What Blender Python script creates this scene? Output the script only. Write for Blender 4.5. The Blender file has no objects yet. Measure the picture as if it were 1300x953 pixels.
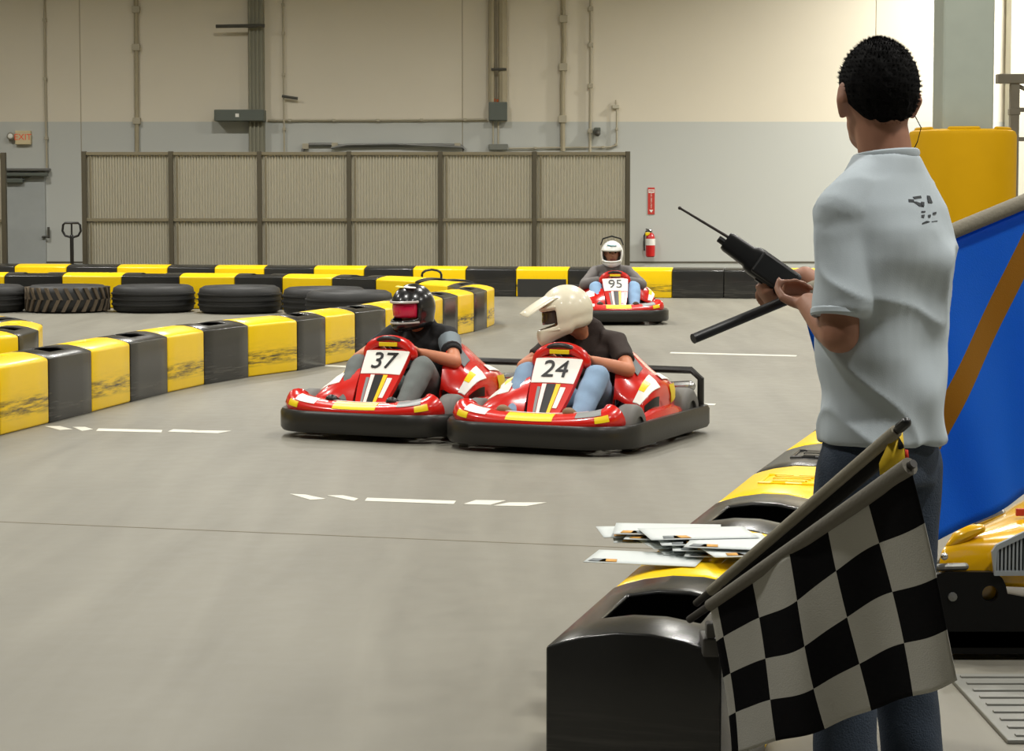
import bpy, bmesh, math, random
from mathutils import Vector, Matrix, noise
from mathutils.bvhtree import BVHTree
random.seed(7)
PI = math.pi
S = bpy.context.scene
C = S.collection

# ------------------------------------------------------------------ camera
F, CX, CY, CAMH, HORIZON = 2700.0, 650.0, 431.5, 1.42, 250.0
TH = math.atan((CY - HORIZON) / F)
cam = bpy.data.cameras.new('camera')
cam.sensor_width = 36.0
cam.lens = F / 1300 * 36.0
cam.shift_y = -(476.5 - CY) / 1300
cam.clip_start = 0.05
cam.clip_end = 200
camo = bpy.data.objects.new('camera', cam)
C.objects.link(camo)
camo.location = (0, 0, CAMH)
camo.rotation_euler = (PI / 2 - TH, 0, 0)
S.camera = camo

# ------------------------------------------------------------------ light
S.view_settings.view_transform = 'Standard'
S.view_settings.look = 'None'
S.view_settings.gamma = 1
S.view_settings.use_curve_mapping = False
S.view_settings.exposure = 0.0
wd = bpy.data.worlds.new('world')
S.world = wd
wd.use_nodes = True
wd.node_tree.nodes['Background'].inputs[0].default_value = (0.8, 0.85, 0.9, 1)
wd.node_tree.nodes['Background'].inputs[1].default_value = 0.05
CEIL = 8.6
# high-bay lamps hanging in rows under the roof: (x, y, power)
LAMPS = []
for ly in (9.0, 15.5, 22.0, 28.5):
    for lx, k in ((-9.0, 1.15), (-3.0, 1.05), (3.0, 1.0), (9.0, 1.2)):
        LAMPS.append((lx, ly, 225.0 * k * (1.5 if ly > 28 and lx < 5 else 1.0)))
LAMPS += [(8.6, 33.4, 780.0), (-3.0, 3.2, 140.0), (3.0, 3.2, 215.0), (9.0, 3.2, 240.0)]
LAMP_COL = (1.0, 0.975, 0.915)


# ------------------------------------------------------------------ helpers
def ray(x, y):
    return Vector((x - CX, F * math.cos(TH) - (y - CY) * math.sin(TH),
                   -F * math.sin(TH) - (y - CY) * math.cos(TH)))


def G(x, y, z=0.0):
    d = ray(x, y)
    return Vector((0, 0, CAMH)) + d * ((z - CAMH) / d.z)


def D(x, y, Y):
    d = ray(x, y)
    return Vector((0, 0, CAMH)) + d * (Y / d.y)


def lin(c):
    return tuple((v / 255 / 12.92) if v / 255 <= 0.04045 else ((v / 255 + 0.055) / 1.055) ** 2.4 for v in c)


MATS = {}


def mat(name, rgb, rough=0.5, metal=0.0, var=0.08, scale=6.0, bump=0.0, bscale=40.0, coat=0.0, spec=0.5,
        emit=0.0, stretch=(1, 1, 1)):
    if name in MATS:
        return MATS[name]
    m = bpy.data.materials.new(name)
    m.use_nodes = True
    nt = m.node_tree
    N, L = nt.nodes, nt.links
    b = N['Principled BSDF']
    c = lin(rgb)
    tc = N.new('ShaderNodeTexCoord')
    mp = N.new('ShaderNodeMapping')
    mp.inputs['Scale'].default_value = stretch
    L.new(tc.outputs['Object'], mp.inputs[0])
    nz = N.new('ShaderNodeTexNoise')
    nz.inputs['Scale'].default_value = scale
    nz.inputs['Detail'].default_value = 5
    L.new(mp.outputs[0], nz.inputs['Vector'])
    mx = N.new('ShaderNodeMix')
    mx.data_type = 'RGBA'
    mx.inputs[6].default_value = tuple(v * (1 - var) for v in c) + (1,)
    mx.inputs[7].default_value = tuple(min(1, v * (1 + var)) for v in c) + (1,)
    L.new(nz.outputs['Fac'], mx.inputs[0])
    L.new(mx.outputs[2], b.inputs['Base Color'])
    b.inputs['Roughness'].default_value = rough
    b.inputs['Metallic'].default_value = metal
    b.inputs['Coat Weight'].default_value = coat
    b.inputs['Coat Roughness'].default_value = 0.08
    b.inputs['Specular IOR Level'].default_value = spec
    if emit:
        L.new(mx.outputs[2], b.inputs['Emission Color'])
        b.inputs['Emission Strength'].default_value = emit
    if bump:
        n2 = N.new('ShaderNodeTexNoise')
        n2.inputs['Scale'].default_value = bscale
        n2.inputs['Detail'].default_value = 4
        L.new(mp.outputs[0], n2.inputs['Vector'])
        bp = N.new('ShaderNodeBump')
        bp.inputs['Strength'].default_value = bump
        bp.inputs['Distance'].default_value = 0.01
        L.new(n2.outputs['Fac'], bp.inputs['Height'])
        L.new(bp.outputs[0], b.inputs['Normal'])
    MATS[name] = m
    return m


def to_mesh(name, bm, smooth=False, angle=35):
    bmesh.ops.recalc_face_normals(bm, faces=bm.faces)
    me = bpy.data.meshes.new(name)
    bm.to_mesh(me)
    bm.free()
    if smooth:
        me.shade_smooth()
        me.set_sharp_from_angle(angle=math.radians(angle))
    return me


def obj(name, me, m, parent=None, loc=(0, 0, 0), rot=(0, 0, 0), smooth=False, angle=35):
    if isinstance(me, bmesh.types.BMesh):
        me = to_mesh(name, me, smooth, angle)
    if m is not None and not me.materials:
        for q in (m if isinstance(m, (list, tuple)) else [m]):
            me.materials.append(q)
    o = bpy.data.objects.new(name, me)
    C.objects.link(o)
    o.location = loc
    o.rotation_euler = rot
    if parent:
        o.parent = parent
    return o


def tag(o, label, cat=None, group=None, kind=None):
    if label:
        o['label'] = label
    if cat:
        o['category'] = cat
    if group:
        o['group'] = group
    if kind:
        o['kind'] = kind
    return o


def thing(name, label, cat, loc=(0, 0, 0), rz=0.0, group=None):
    o = bpy.data.objects.new(name, None)
    o.empty_display_size = 0.1
    C.objects.link(o)
    o.location = loc
    o.rotation_euler = (0, 0, rz)
    return tag(o, label, cat, group)


def struct(o):
    o['kind'] = 'structure'
    return o


def box(bm, lo, hi, bev=0.0, mtx=None, seg=2):
    r = bmesh.ops.create_cube(bm, size=1)
    vs = r['verts']
    lo, hi = Vector(lo), Vector(hi)
    for v in vs:
        v.co = Vector((lo[i] + (v.co[i] + 0.5) * (hi[i] - lo[i]) for i in range(3)))
    if bev:
        es = list({e for v in vs for e in v.link_edges})
        g = bmesh.ops.bevel(bm, geom=es, offset=bev, segments=seg, profile=0.5, affect='EDGES')
        vs = list({v for f in g['faces'] for v in f.verts} | {v for v in vs if v.is_valid})
    if mtx is not None:
        bmesh.ops.transform(bm, matrix=mtx, verts=[v for v in vs if v.is_valid])
    return bm


def boxm(lo, hi, bev=0.0):
    return box(bmesh.new(), lo, hi, bev)


def frame_axes(t, ref):
    t = t.normalized()
    a = ref - t * ref.dot(t)
    if a.length < 1e-4:
        ref = Vector((1, 0, 0)) if abs(t.x) < 0.9 else Vector((0, 1, 0))
        a = ref - t * ref.dot(t)
    a.normalize()
    return a, t.cross(a)


def tube(bm, pts, radii, seg=10, ref=(0, 0, 1), cap='round', closed=False):
    """tapered tube through pts; a radius is a number or a pair (along ref, across)."""
    pts = [Vector(p) for p in pts]
    n = len(pts)
    if not isinstance(radii, list):      # a list is per point, a tuple is one pair for all
        radii = [radii] * n
    radii = [r if isinstance(r, (list, tuple)) else (r, r) for r in radii]
    ref = Vector(ref)
    rings = []

    def ring(c, t, r, f):
        a, b = frame_axes(t, f)
        return [bm.verts.new(c + a * (math.cos(2 * PI * k / seg) * r[0]) + b * (math.sin(2 * PI * k / seg) * r[1]))
                for k in range(seg)]
    tang = []
    for i in range(n):
        if closed:
            t = pts[(i + 1) % n] - pts[i - 1]
        else:
            t = pts[min(i + 1, n - 1)] - pts[max(i - 1, 0)]
        tang.append(t.normalized())
    if cap == 'round' and not closed:
        for q in (75, 45, 20):
            a = math.radians(q)
            rr = max(radii[0])
            rings.append(ring(pts[0] - tang[0] * (rr * math.sin(a)), tang[0], [v * math.cos(a) for v in radii[0]], ref))
    for i in range(n):
        rings.append(ring(pts[i], tang[i], radii[i], ref))
    if cap == 'round' and not closed:
        for q in (20, 45, 75):
            a = math.radians(q)
            rr = max(radii[-1])
            rings.append(ring(pts[-1] + tang[-1] * (rr * math.sin(a)), tang[-1], [v * math.cos(a) for v in radii[-1]], ref))
    m = len(rings)
    for i in range(m if closed else m - 1):
        r0, r1 = rings[i], rings[(i + 1) % m]
        for k in range(seg):
            bm.faces.new((r0[k], r0[(k + 1) % seg], r1[(k + 1) % seg], r1[k]))
    if not closed:
        bm.faces.new(rings[0][::-1])
        bm.faces.new(rings[-1])
    return bm


def tubem(*a, **k):
    return tube(bmesh.new(), *a, **k)


def ellip(bm, c, r, mtx=None, u=16, v=10):
    g = bmesh.ops.create_uvsphere(bm, u_segments=u, v_segments=v, radius=1)
    for q in g['verts']:
        q.co = Vector((q.co.x * r[0], q.co.y * r[1], q.co.z * r[2]))
        if mtx is not None:
            q.co = mtx @ q.co
        q.co += Vector(c)
    return bm


def loft(bm, secs, seg=24, power=2.3):
    """stack of horizontal superellipse sections (z, half x, half y, offset x, offset y), closed."""
    rings = []
    for s in secs:
        z, a, b = s[0], s[1], s[2]
        ox = s[3] if len(s) > 3 else 0
        oy = s[4] if len(s) > 4 else 0
        rg = []
        for k in range(seg):
            t = 2 * PI * k / seg
            ct, st = math.cos(t), math.sin(t)
            rg.append(bm.verts.new((ox + a * math.copysign(abs(ct) ** (2 / power), ct),
                                    oy + b * math.copysign(abs(st) ** (2 / power), st), z)))
        rings.append(rg)
    for i in range(len(rings) - 1):
        for k in range(seg):
            bm.faces.new((rings[i][k], rings[i][(k + 1) % seg], rings[i + 1][(k + 1) % seg], rings[i + 1][k]))
    bm.faces.new(rings[0][::-1])
    bm.faces.new(rings[-1])
    return bm


def lathe(prof, seg=32, closed=False):
    bm = bmesh.new()
    rings = [[bm.verts.new((r * math.cos(2 * PI * k / seg), r * math.sin(2 * PI * k / seg), z)) for k in range(seg)]
             for r, z in prof]
    n = len(rings)
    for i in range(n if closed else n - 1):
        a, b = rings[i], rings[(i + 1) % n]
        for k in range(seg):
            bm.faces.new((a[k], a[(k + 1) % seg], b[(k + 1) % seg], b[k]))
    if not closed:
        if prof[0][0] > 1e-4:
            bm.faces.new(rings[0][::-1])
        if prof[-1][0] > 1e-4:
            bm.faces.new(rings[-1])
    return bm


def sweep(bm, path, prof, closed=False, up=(0, 0, 1), scale=None, caps=True):
    """sweep a closed 2D profile (side, up) along a path."""
    path = [Vector(p) for p in path]
    n = len(path)
    up = Vector(up)
    rings = []
    for i in range(n):
        t = (path[(i + 1) % n] - path[i - 1]) if closed else (path[min(i + 1, n - 1)] - path[max(i - 1, 0)])
        t.normalize()
        side = t.cross(up).normalized()
        u = side.cross(t)
        sc = scale[i] if scale else (1, 1)
        rings.append([bm.verts.new(path[i] + side * (p[0] * sc[0]) + u * (p[1] * sc[1])) for p in prof])
    m = len(prof)
    for i in range(n if closed else n - 1):
        a, b = rings[i], rings[(i + 1) % n]
        for k in range(m):
            bm.faces.new((a[k], a[(k + 1) % m], b[(k + 1) % m], b[k]))
    if not closed and caps:
        bm.faces.new(rings[0][::-1])
        bm.faces.new(rings[-1])
    return bm


def prism(bm, outline, z0, z1):
    """outline in XY extruded from z0 to z1."""
    a = [bm.verts.new((p[0], p[1], z0)) for p in outline]
    b = [bm.verts.new((p[0], p[1], z1)) for p in outline]
    n = len(a)
    for k in range(n):
        bm.faces.new((a[k], a[(k + 1) % n], b[(k + 1) % n], b[k]))
    bm.faces.new(a[::-1])
    bm.faces.new(b)
    return bm


def baked(bm, mods, name='baked'):
    me = to_mesh(name, bm)
    o = bpy.data.objects.new('tmp_bake', me)
    C.objects.link(o)
    for kind, props in mods:
        md = o.modifiers.new(kind, kind)
        for k, v in props.items():
            setattr(md, k, v)
    dg = bpy.context.evaluated_depsgraph_get()
    dg.update()
    r = bpy.data.meshes.new_from_object(o.evaluated_get(dg))
    bpy.data.objects.remove(o)
    bpy.data.meshes.remove(me)
    r.name = name
    return r


def fuse(name, bm, voxel=0.01, smooth=3, wrinkle=None):
    """union of overlapping closed pieces into one continuous smooth surface."""
    me = baked(bm, [('REMESH', dict(mode='VOXEL', voxel_size=voxel, adaptivity=0.0))], name)
    b = bmesh.new()
    b.from_mesh(me)
    for _ in range(smooth):
        bmesh.ops.smooth_vert(b, verts=b.verts, factor=0.5, use_axis_x=True, use_axis_y=True, use_axis_z=True)
    if wrinkle:
        b.normal_update()
        for v in b.verts:
            v.co += v.normal * wrinkle(v.co)
    me2 = bpy.data.meshes.new(name)
    b.to_mesh(me2)
    b.free()
    bpy.data.meshes.remove(me)
    me2.shade_smooth()
    return me2


def text_mesh(s, size, depth=0.0015, align='CENTER'):
    cu = bpy.data.curves.new('txt', 'FONT')
    cu.body = s
    cu.size = size
    cu.extrude = depth
    cu.align_x = align
    cu.align_y = 'CENTER'
    o = bpy.data.objects.new('tmp_txt', cu)
    C.objects.link(o)
    dg = bpy.context.evaluated_depsgraph_get()
    dg.update()
    me = bpy.data.meshes.new_from_object(o.evaluated_get(dg))
    bpy.data.objects.remove(o)
    bpy.data.curves.remove(cu)
    return me


# ------------------------------------------------------------------ materials
def yellow_plastic():
    m = mat('yellow_plastic', (252, 208, 14), 0.27, var=0.06, scale=4, bump=0.03, bscale=25)
    nt = m.node_tree
    N, L = nt.nodes, nt.links
    b = N['Principled BSDF']
    src = b.inputs['Base Color'].links[0].from_socket
    tc = N.new('ShaderNodeTexCoord')
    oi = N.new('ShaderNodeObjectInfo')
    ad = N.new('ShaderNodeVectorMath')
    ad.operation = 'ADD'
    sc = N.new('ShaderNodeVectorMath')
    sc.operation = 'SCALE'
    sc.inputs[0].default_value = (17, 5, 0)
    L.new(oi.outputs['Random'], sc.inputs['Scale'])
    L.new(tc.outputs['Object'], ad.inputs[0])
    L.new(sc.outputs[0], ad.inputs[1])
    mp = N.new('ShaderNodeMapping')
    mp.inputs['Scale'].default_value = (3.2, 3.2, 34)
    L.new(ad.outputs[0], mp.inputs[0])
    nz = N.new('ShaderNodeTexNoise')
    nz.inputs['Scale'].default_value = 1.5
    nz.inputs['Detail'].default_value = 7
    nz.inputs['Roughness'].default_value = 0.7
    L.new(mp.outputs[0], nz.inputs['Vector'])
    sx = N.new('ShaderNodeSeparateXYZ')
    L.new(tc.outputs['Object'], sx.inputs[0])
    # rubber rub band at bumper height
    cr = N.new('ShaderNodeValToRGB')
    e = cr.color_ramp.elements
    e[0].position, e[0].color = 0.07, (0, 0, 0, 1)
    e[1].position, e[1].color = 0.30, (0, 0, 0, 1)
    for p, v in ((0.10, 0.8), (0.16, 1.0), (0.19, 0.75), (0.205, 0.12)):
        q = e.new(p)
        q.color = (v, v, v, 1)
    L.new(sx.outputs['Z'], cr.inputs[0])
    mu = N.new('ShaderNodeMath')
    mu.operation = 'MULTIPLY'
    r2 = N.new('ShaderNodeValToRGB')
    r2.color_ramp.elements[0].position = 0.40
    r2.color_ramp.elements[1].position = 0.62
    L.new(nz.outputs['Fac'], r2.inputs[0])
    L.new(cr.outputs[0], mu.inputs[0])
    L.new(r2.outputs[0], mu.inputs[1])
    mx = N.new('ShaderNodeMix')
    mx.data_type = 'RGBA'
    L.new(mu.outputs[0], mx.inputs[0])
    L.new(src, mx.inputs[6])
    mx.inputs[7].default_value = (0.03, 0.028, 0.022, 1)
    L.new(mx.outputs[2], b.inputs['Base Color'])
    return m


def black_plastic():
    m = mat('black_plastic', (42, 42, 41), 0.22, var=0.12, scale=4, bump=0.03, bscale=25)
    nt = m.node_tree
    N, L = nt.nodes, nt.links
    b = N['Principled BSDF']
    src = b.inputs['Base Color'].links[0].from_socket
    tc = N.new('ShaderNodeTexCoord')
    mp = N.new('ShaderNodeMapping')
    mp.inputs['Scale'].default_value = (2.5, 2.5, 45)
    L.new(tc.outputs['Object'], mp.inputs[0])
    nz = N.new('ShaderNodeTexNoise')
    nz.inputs['Scale'].default_value = 1.4
    nz.inputs['Detail'].default_value = 8
    L.new(mp.outputs[0], nz.inputs['Vector'])
    sx = N.new('ShaderNodeSeparateXYZ')
    L.new(tc.outputs['Object'], sx.inputs[0])
    cr = N.new('ShaderNodeValToRGB')
    e = cr.color_ramp.elements
    e[0].position, e[0].color = 0.0, (1, 1, 1, 1)
    e[1].position, e[1].color = 0.3, (0, 0, 0, 1)
    L.new(sx.outputs['Z'], cr.inputs[0])
    r2 = N.new('ShaderNodeValToRGB')
    r2.color_ramp.elements[0].position = 0.5
    r2.color_ramp.elements[1].position = 0.75
    L.new(nz.outputs['Fac'], r2.inputs[0])
    mu = N.new('ShaderNodeMath')
    mu.operation = 'MULTIPLY'
    L.new(cr.outputs[0], mu.inputs[0])
    L.new(r2.outputs[0], mu.inputs[1])
    mx = N.new('ShaderNodeMix')
    mx.data_type = 'RGBA'
    L.new(mu.outputs[0], mx.inputs[0])
    L.new(src, mx.inputs[6])
    mx.inputs[7].default_value = (0.11, 0.105, 0.095, 1)
    L.new(mx.outputs[2], b.inputs['Base Color'])
    return m


def wall_material():
    m = mat('wall_paint', (220, 212, 193), 0.75, var=0.03, scale=1.2)
    nt = m.node_tree
    N, L = nt.nodes, nt.links
    b = N['Principled BSDF']
    src = b.inputs['Base Color'].links[0].from_socket
    ge = N.new('ShaderNodeNewGeometry')
    sx = N.new('ShaderNodeSeparateXYZ')
    L.new(ge.outputs['Position'], sx.inputs[0])
    gt = N.new('ShaderNodeMath')
    gt.operation = 'GREATER_THAN'
    gt.inputs[1].default_value = DADO
    L.new(sx.outputs['Z'], gt.inputs[0])
    mx = N.new('ShaderNodeMix')
    mx.data_type = 'RGBA'
    L.new(gt.outputs[0], mx.inputs[0])
    mx.inputs[6].default_value = lin((192, 194, 188)) + (1,)
    L.new(src, mx.inputs[7])
    L.new(mx.outputs[2], b.inputs['Base Color'])
    return m


def floor_material():
    m = bpy.data.materials.new('concrete_floor')
    m.use_nodes = True
    nt = m.node_tree
    N, L = nt.nodes, nt.links
    b = N['Principled BSDF']
    tc = N.new('ShaderNodeTexCoord')
    n1 = N.new('ShaderNodeTexNoise')
    n1.inputs['Scale'].default_value = 0.35
    n1.inputs['Detail'].default_value = 6
    n1.inputs['Roughness'].default_value = 0.6
    L.new(tc.outputs['Object'], n1.inputs['Vector'])
    # driven-in streaks follow the direction of the track
    mp = N.new('ShaderNodeMapping')
    mp.inputs['Rotation'].default_value = (0, 0, math.radians(20))
    mp.inputs['Scale'].default_value = (1.6, 0.16, 1)
    L.new(tc.outputs['Object'], mp.inputs[0])
    n2 = N.new('ShaderNodeTexNoise')
    n2.inputs['Scale'].default_value = 2.2
    n2.inputs['Detail'].default_value = 7
    n2.inputs['Distortion'].default_value = 0.6
    L.new(mp.outputs[0], n2.inputs['Vector'])
    n3 = N.new('ShaderNodeTexNoise')
    n3.inputs['Scale'].default_value = 9
    n3.inputs['Detail'].default_value = 8
    L.new(tc.outputs['Object'], n3.inputs['Vector'])
    a = N.new('ShaderNodeMath')
    a.operation = 'MULTIPLY_ADD'
    a.inputs[1].default_value = 0.55
    L.new(n2.outputs['Fac'], a.inputs[0])
    a2 = N.new('ShaderNodeMath')
    a2.operation = 'MULTIPLY'
    a2.inputs[1].default_value = 0.35
    L.new(n1.outputs['Fac'], a2.inputs[0])
    L.new(a2.outputs[0], a.inputs[2])
    a3 = N.new('ShaderNodeMath')
    a3.operation = 'MULTIPLY_ADD'
    a3.inputs[1].default_value = 0.15
    L.new(n3.outputs['Fac'], a3.inputs[0])
    L.new(a.outputs[0], a3.inputs[2])
    cr = N.new('ShaderNodeValToRGB')
    e = cr.color_ramp.elements
    e[0].position, e[0].color = 0.34, lin((110, 107, 97)) + (1,)
    e[1].position, e[1].color = 0.68, lin((131, 128, 117)) + (1,)
    L.new(a3.outputs[0], cr.inputs[0])
    L.new(cr.outputs[0], b.inputs['Base Color'])
    rr = N.new('ShaderNodeMapRange')
    rr.inputs[3].default_value = 0.42
    rr.inputs[4].default_value = 0.62
    L.new(n3.outputs['Fac'], rr.inputs[0])
    L.new(rr.outputs[0], b.inputs['Roughness'])
    b.inputs['Specular IOR Level'].default_value = 0.35
    return m


WY = 36.0                      # back wall
DADO = D(650, 154.5, WY).z     # edge of the grey paint
M_Y = yellow_plastic()
M_K = black_plastic()
M_WALL = wall_material()
M_FLOOR = floor_material()
M_DARK = mat('dark_hole', (10, 10, 10), 0.8)
M_RED = mat('red_fairing', (205, 28, 18), 0.25, var=0.05, coat=0.6)
M_BUMP = mat('black_bumper', (34, 33, 30), 0.33, var=0.2, bump=0.05)
M_RUB = mat('rubber', (44, 44, 43), 0.7, var=0.2, scale=12, bump=0.1)
M_TYRE = mat('kart_tyre', (98, 96, 92), 0.6, var=0.15, scale=12)
M_STEEL = mat('grey_steel', (120, 120, 116), 0.45, metal=0.6, var=0.12)
M_CHROME = mat('bright_metal', (190, 190, 188), 0.25, metal=0.9)
M_WHITE = mat('white_sticker', (238, 236, 228), 0.35, var=0.04)
M_YST = mat('yellow_sticker', (236, 205, 20), 0.35, var=0.05)
M_KST = mat('black_sticker', (22, 22, 22), 0.35)
M_GST = mat('grey_sticker', (135, 138, 138), 0.4)
M_SKIN = mat('skin', (164, 116, 92), 0.55, var=0.08, scale=18, bump=0.04)
M_SKIN2 = mat('skin_tan', (190, 122, 88), 0.55, var=0.08, scale=18)
M_GREYM = mat('grey_enamel', (92, 98, 90), 0.5, var=0.08)
M_CONDUIT = mat('conduit', (176, 168, 146), 0.5, var=0.1)
M_DKSTEEL = mat('dark_steel', (72, 70, 62), 0.5, var=0.15)
M_PAINT = mat('line_paint', (206, 204, 192), 0.6, var=0.1, scale=10)

# ------------------------------------------------------------------ the hall
XL, XR, YB = -14.0, 13.0, -5.0
fl = struct(obj('floor', boxm((XL, YB, -0.2), (XR, WY + 0.3, 0)), M_FLOOR))
struct(obj('ceiling', boxm((XL, YB, CEIL), (XR, WY + 0.3, CEIL + 0.2)), mat('ceiling_paint', (150, 150, 145), 0.8)))
struct(obj('wall_left', boxm((XL - 0.3, YB, 0), (XL, WY + 0.3, CEIL)), mat('side_wall_paint', (170, 164, 145), 0.8)))
struct(obj('wall_right', boxm((XR, YB, 0), (XR + 0.3, WY + 0.3, CEIL)), MATS['side_wall_paint']))
struct(obj('wall_front', boxm((XL, YB - 0.3, 0), (XR, YB, CEIL)), mat('near_wall_paint', (60, 58, 54), 0.8)))
wb = bpy.data.objects.new('wall_back', None)
C.objects.link(wb)
wb.location = (0, WY, 0)
struct(wb)
joints = [XL] + [D(px, 100, WY).x for px in (102, 172, 587, 1111)] + [XR]
for i in range(len(joints) - 1):
    a, b = joints[i] + 0.006, joints[i + 1] - 0.006
    obj('wall_panel', boxm((a, 0, 0), (b, 0.25, CEIL), 0.006), M_WALL, wb)
obj('wall_backing', boxm((XL, 0.010, 0), (XR, 0.3, CEIL)), mat('joint_sealant', (170, 160, 138), 0.8), wb)
bbz = D(900, 333.5, WY).z
struct(obj('baseboard_back', boxm((XL, WY - 0.02, 0), (XR, WY, bbz), 0.006), mat('base_paint', (186, 188, 182), 0.7)))
struct(obj('trim_1', boxm((XL, WY - 0.03, bbz), (XR, WY, bbz + 0.025)), mat('trim_dark', (96, 92, 80), 0.6)))

# saw joint in the slab and the painted start-grid marks
jn = [G(-30, 661), G(770, 694)]
d = (jn[1] - jn[0]).normalized()
a0, b0 = jn[0] - d * 6, jn[1] + d * 6
sw = bmesh.new()
nrm = Vector((-d.y, d.x, 0)) * 0.006
prism(sw, [a0 - nrm, b0 - nrm, b0 + nrm, a0 + nrm], 0.0002, 0.0012)
obj('slab_joint', sw, mat('joint_dirt', (112, 104, 86), 0.8), fl)
MARKS = [[(368, 627), (388, 628), (414, 633.5), (394, 634.5)], [(415, 629), (436, 629), (455, 633), (449, 636)],
         [(466, 632), (579, 636), (576, 640), (463, 636)], [(604, 635), (642, 635.5), (622, 641), (588, 640)],
         [(646, 638), (694, 638), (668, 642.5), (626, 642)],
         [(57, 541), (76, 541), (92, 545), (76, 546)], [(92, 542), (108, 542), (118, 545), (104, 547)],
         [(125, 544), (206, 546), (205, 549), (122, 547)], [(220, 545), (254, 546.5), (242, 549), (213, 548)],
         [(252, 546.5), (294, 547), (276, 550), (244, 549)],
         [(852, 447), (1012, 451), (1010, 452.6), (850, 448.6)], [(880, 512), (909, 512.5), (907, 514.5), (878, 514)],
         [(414, 463), (450, 465), (448, 467), (412, 465)]]
for q in MARKS:
    pts = [G(*p) for p in q]
    obj('painted_mark', prism(bmesh.new(), pts, 0.0003, 0.002), M_PAINT, fl)

# lamps under the roof
for i, (lx, ly, pw) in enumerate(LAMPS):
    t = thing('ceiling_lamp', 'high-bay lamp with a flared metal reflector hanging from the roof', 'lamp', (lx, ly, 7.2),
              group='high-bay lamps under the roof')
    if i == 0:
        m1 = to_mesh('reflector', lathe([(0.32, 0.0), (0.24, 0.2), (0.12, 0.3), (0.11, 0.3), (0.22, 0.19), (0.30, 0.0)], 20, True), True)
        m2 = to_mesh('ballast_housing', lathe([(0.1, 0.3), (0.13, 0.32), (0.13, 0.55), (0.08, 0.58)], 16), True)
        m3 = to_mesh('hanger_rod', tubem([(0, 0, 0.56), (0, 0, CEIL - 7.2)], 0.015, 8, cap='flat'))
        m4 = to_mesh('lens', lathe([(0.29, 0.03), (0.15, 0.02), (0.001, 0.02)], 20), True)
    obj('reflector', m1, M_CHROME, t)
    obj('ballast_housing', m2, M_GREYM, t)
    obj('hanger_rod', m3, M_STEEL, t)
    obj('lens', m4, mat('lamp_lens', (255, 244, 214), 0.3, emit=4.0), t)
    ld = bpy.data.lights.new('lamp_light', 'AREA')
    ld.shape = 'DISK'
    ld.size = 0.6
    ld.energy = pw
    ld.color = LAMP_COL
    ld.spread = math.radians(150)
    lo = bpy.data.objects.new('lamp_light', ld)
    C.objects.link(lo)
    lo.parent = t
    lo.location = (0, 0, -0.02)


# ------------------------------------------------------------------ things on the back wall
def W(px, py, off=0.0):
    return D(px, py, WY - off)


def pipe(name, pts, r, label, m=None, cat='pipe', off=0.05, clamps=0):
    P = [W(x, y, off) for x, y in pts]
    t = thing(name, label, cat, P[0])
    q = [p - P[0] for p in P]
    obj('tube', tubem(q, r, 8, ref=(0, 1, 0.01), cap='flat'), m or M_CONDUIT, t, smooth=True)
    for i in range(clamps):
        f = (i + 0.5) / clamps
        k = min(int(f * (len(q) - 1)), len(q) - 2)
        g = f * (len(q) - 1) - k
        c = q[k].lerp(q[k + 1], g)
        obj('clamp', boxm(c - Vector((r * 1.7, r * 1.3, r * 1.5)), c + Vector((r * 1.7, off, r * 1.5)), 0.004), M_CONDUIT, t)
    return t


pipe('wall_conduit', [(56, -12), (57, 100), (59.5, 213)], 0.017, 'thin wall conduit running down to the door head rail', clamps=3)
pipe('drain_pipe', [(172.5, -12), (173, 60), (174, 200)], 0.036, 'beige drain pipe running down the wall to the corrugated screen', clamps=3,
     m=mat('pipe_beige', (166, 156, 130), 0.6))
pipe('wall_conduit', [(359, -12), (359.5, 60), (361, 198)], 0.016, 'thin wall conduit with a junction clip beside the grey pilaster', clamps=4)
pipe('wall_conduit', [(340, 152.5), (480, 152.5), (618, 151.5)], 0.016, 'horizontal conduit joining the two grey electrical boxes', clamps=5)
pipe('wall_conduit', [(714.5, -12), (716, 60), (714, 110), (714.5, 192)], 0.04, 'bent drain pipe on the wall between two thinner conduits',
     m=MATS['pipe_beige'], clamps=3)
pipe('wall_conduit', [(750, -12), (750, 80), (749, 195)], 0.024, 'straight conduit beside the small wall-mounted grey housing', clamps=4)
pipe('wall_conduit', [(646, 188.5), (700, 187.3), (775, 186.5), (782, 184), (783, 180), (783, 137)], 0.014,
     'conduit from the low grey box rising to the wall sensor', clamps=4)
pipe('cable_bundle', [(384, 192), (387, 186), (393, 183.5), (420, 183.5), (430, 185.5), (560, 184), (585, 185), (590, 190)], 0.03,
     'bundled grey hose lying along the wall above the screen', m=M_STEEL, clamps=3)
pipe('cable_bundle', [(420, 188), (440, 184), (500, 183), (588, 187)], 0.02, 'thin grey hose over the bundled hose above the screen', m=M_STEEL, off=0.1)
pipe('wall_bracket', [(274, 33.5), (336, 32.5)], 0.03, 'dark horizontal steel bar across the grey pilaster', m=M_DKSTEEL, off=0.28, cat='bracket')
pipe('wall_bracket', [(358, 122), (378, 125)], 0.024, 'short dark bar sticking out from the thin conduit', m=M_DKSTEEL, off=0.1, cat='bracket')

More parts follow.
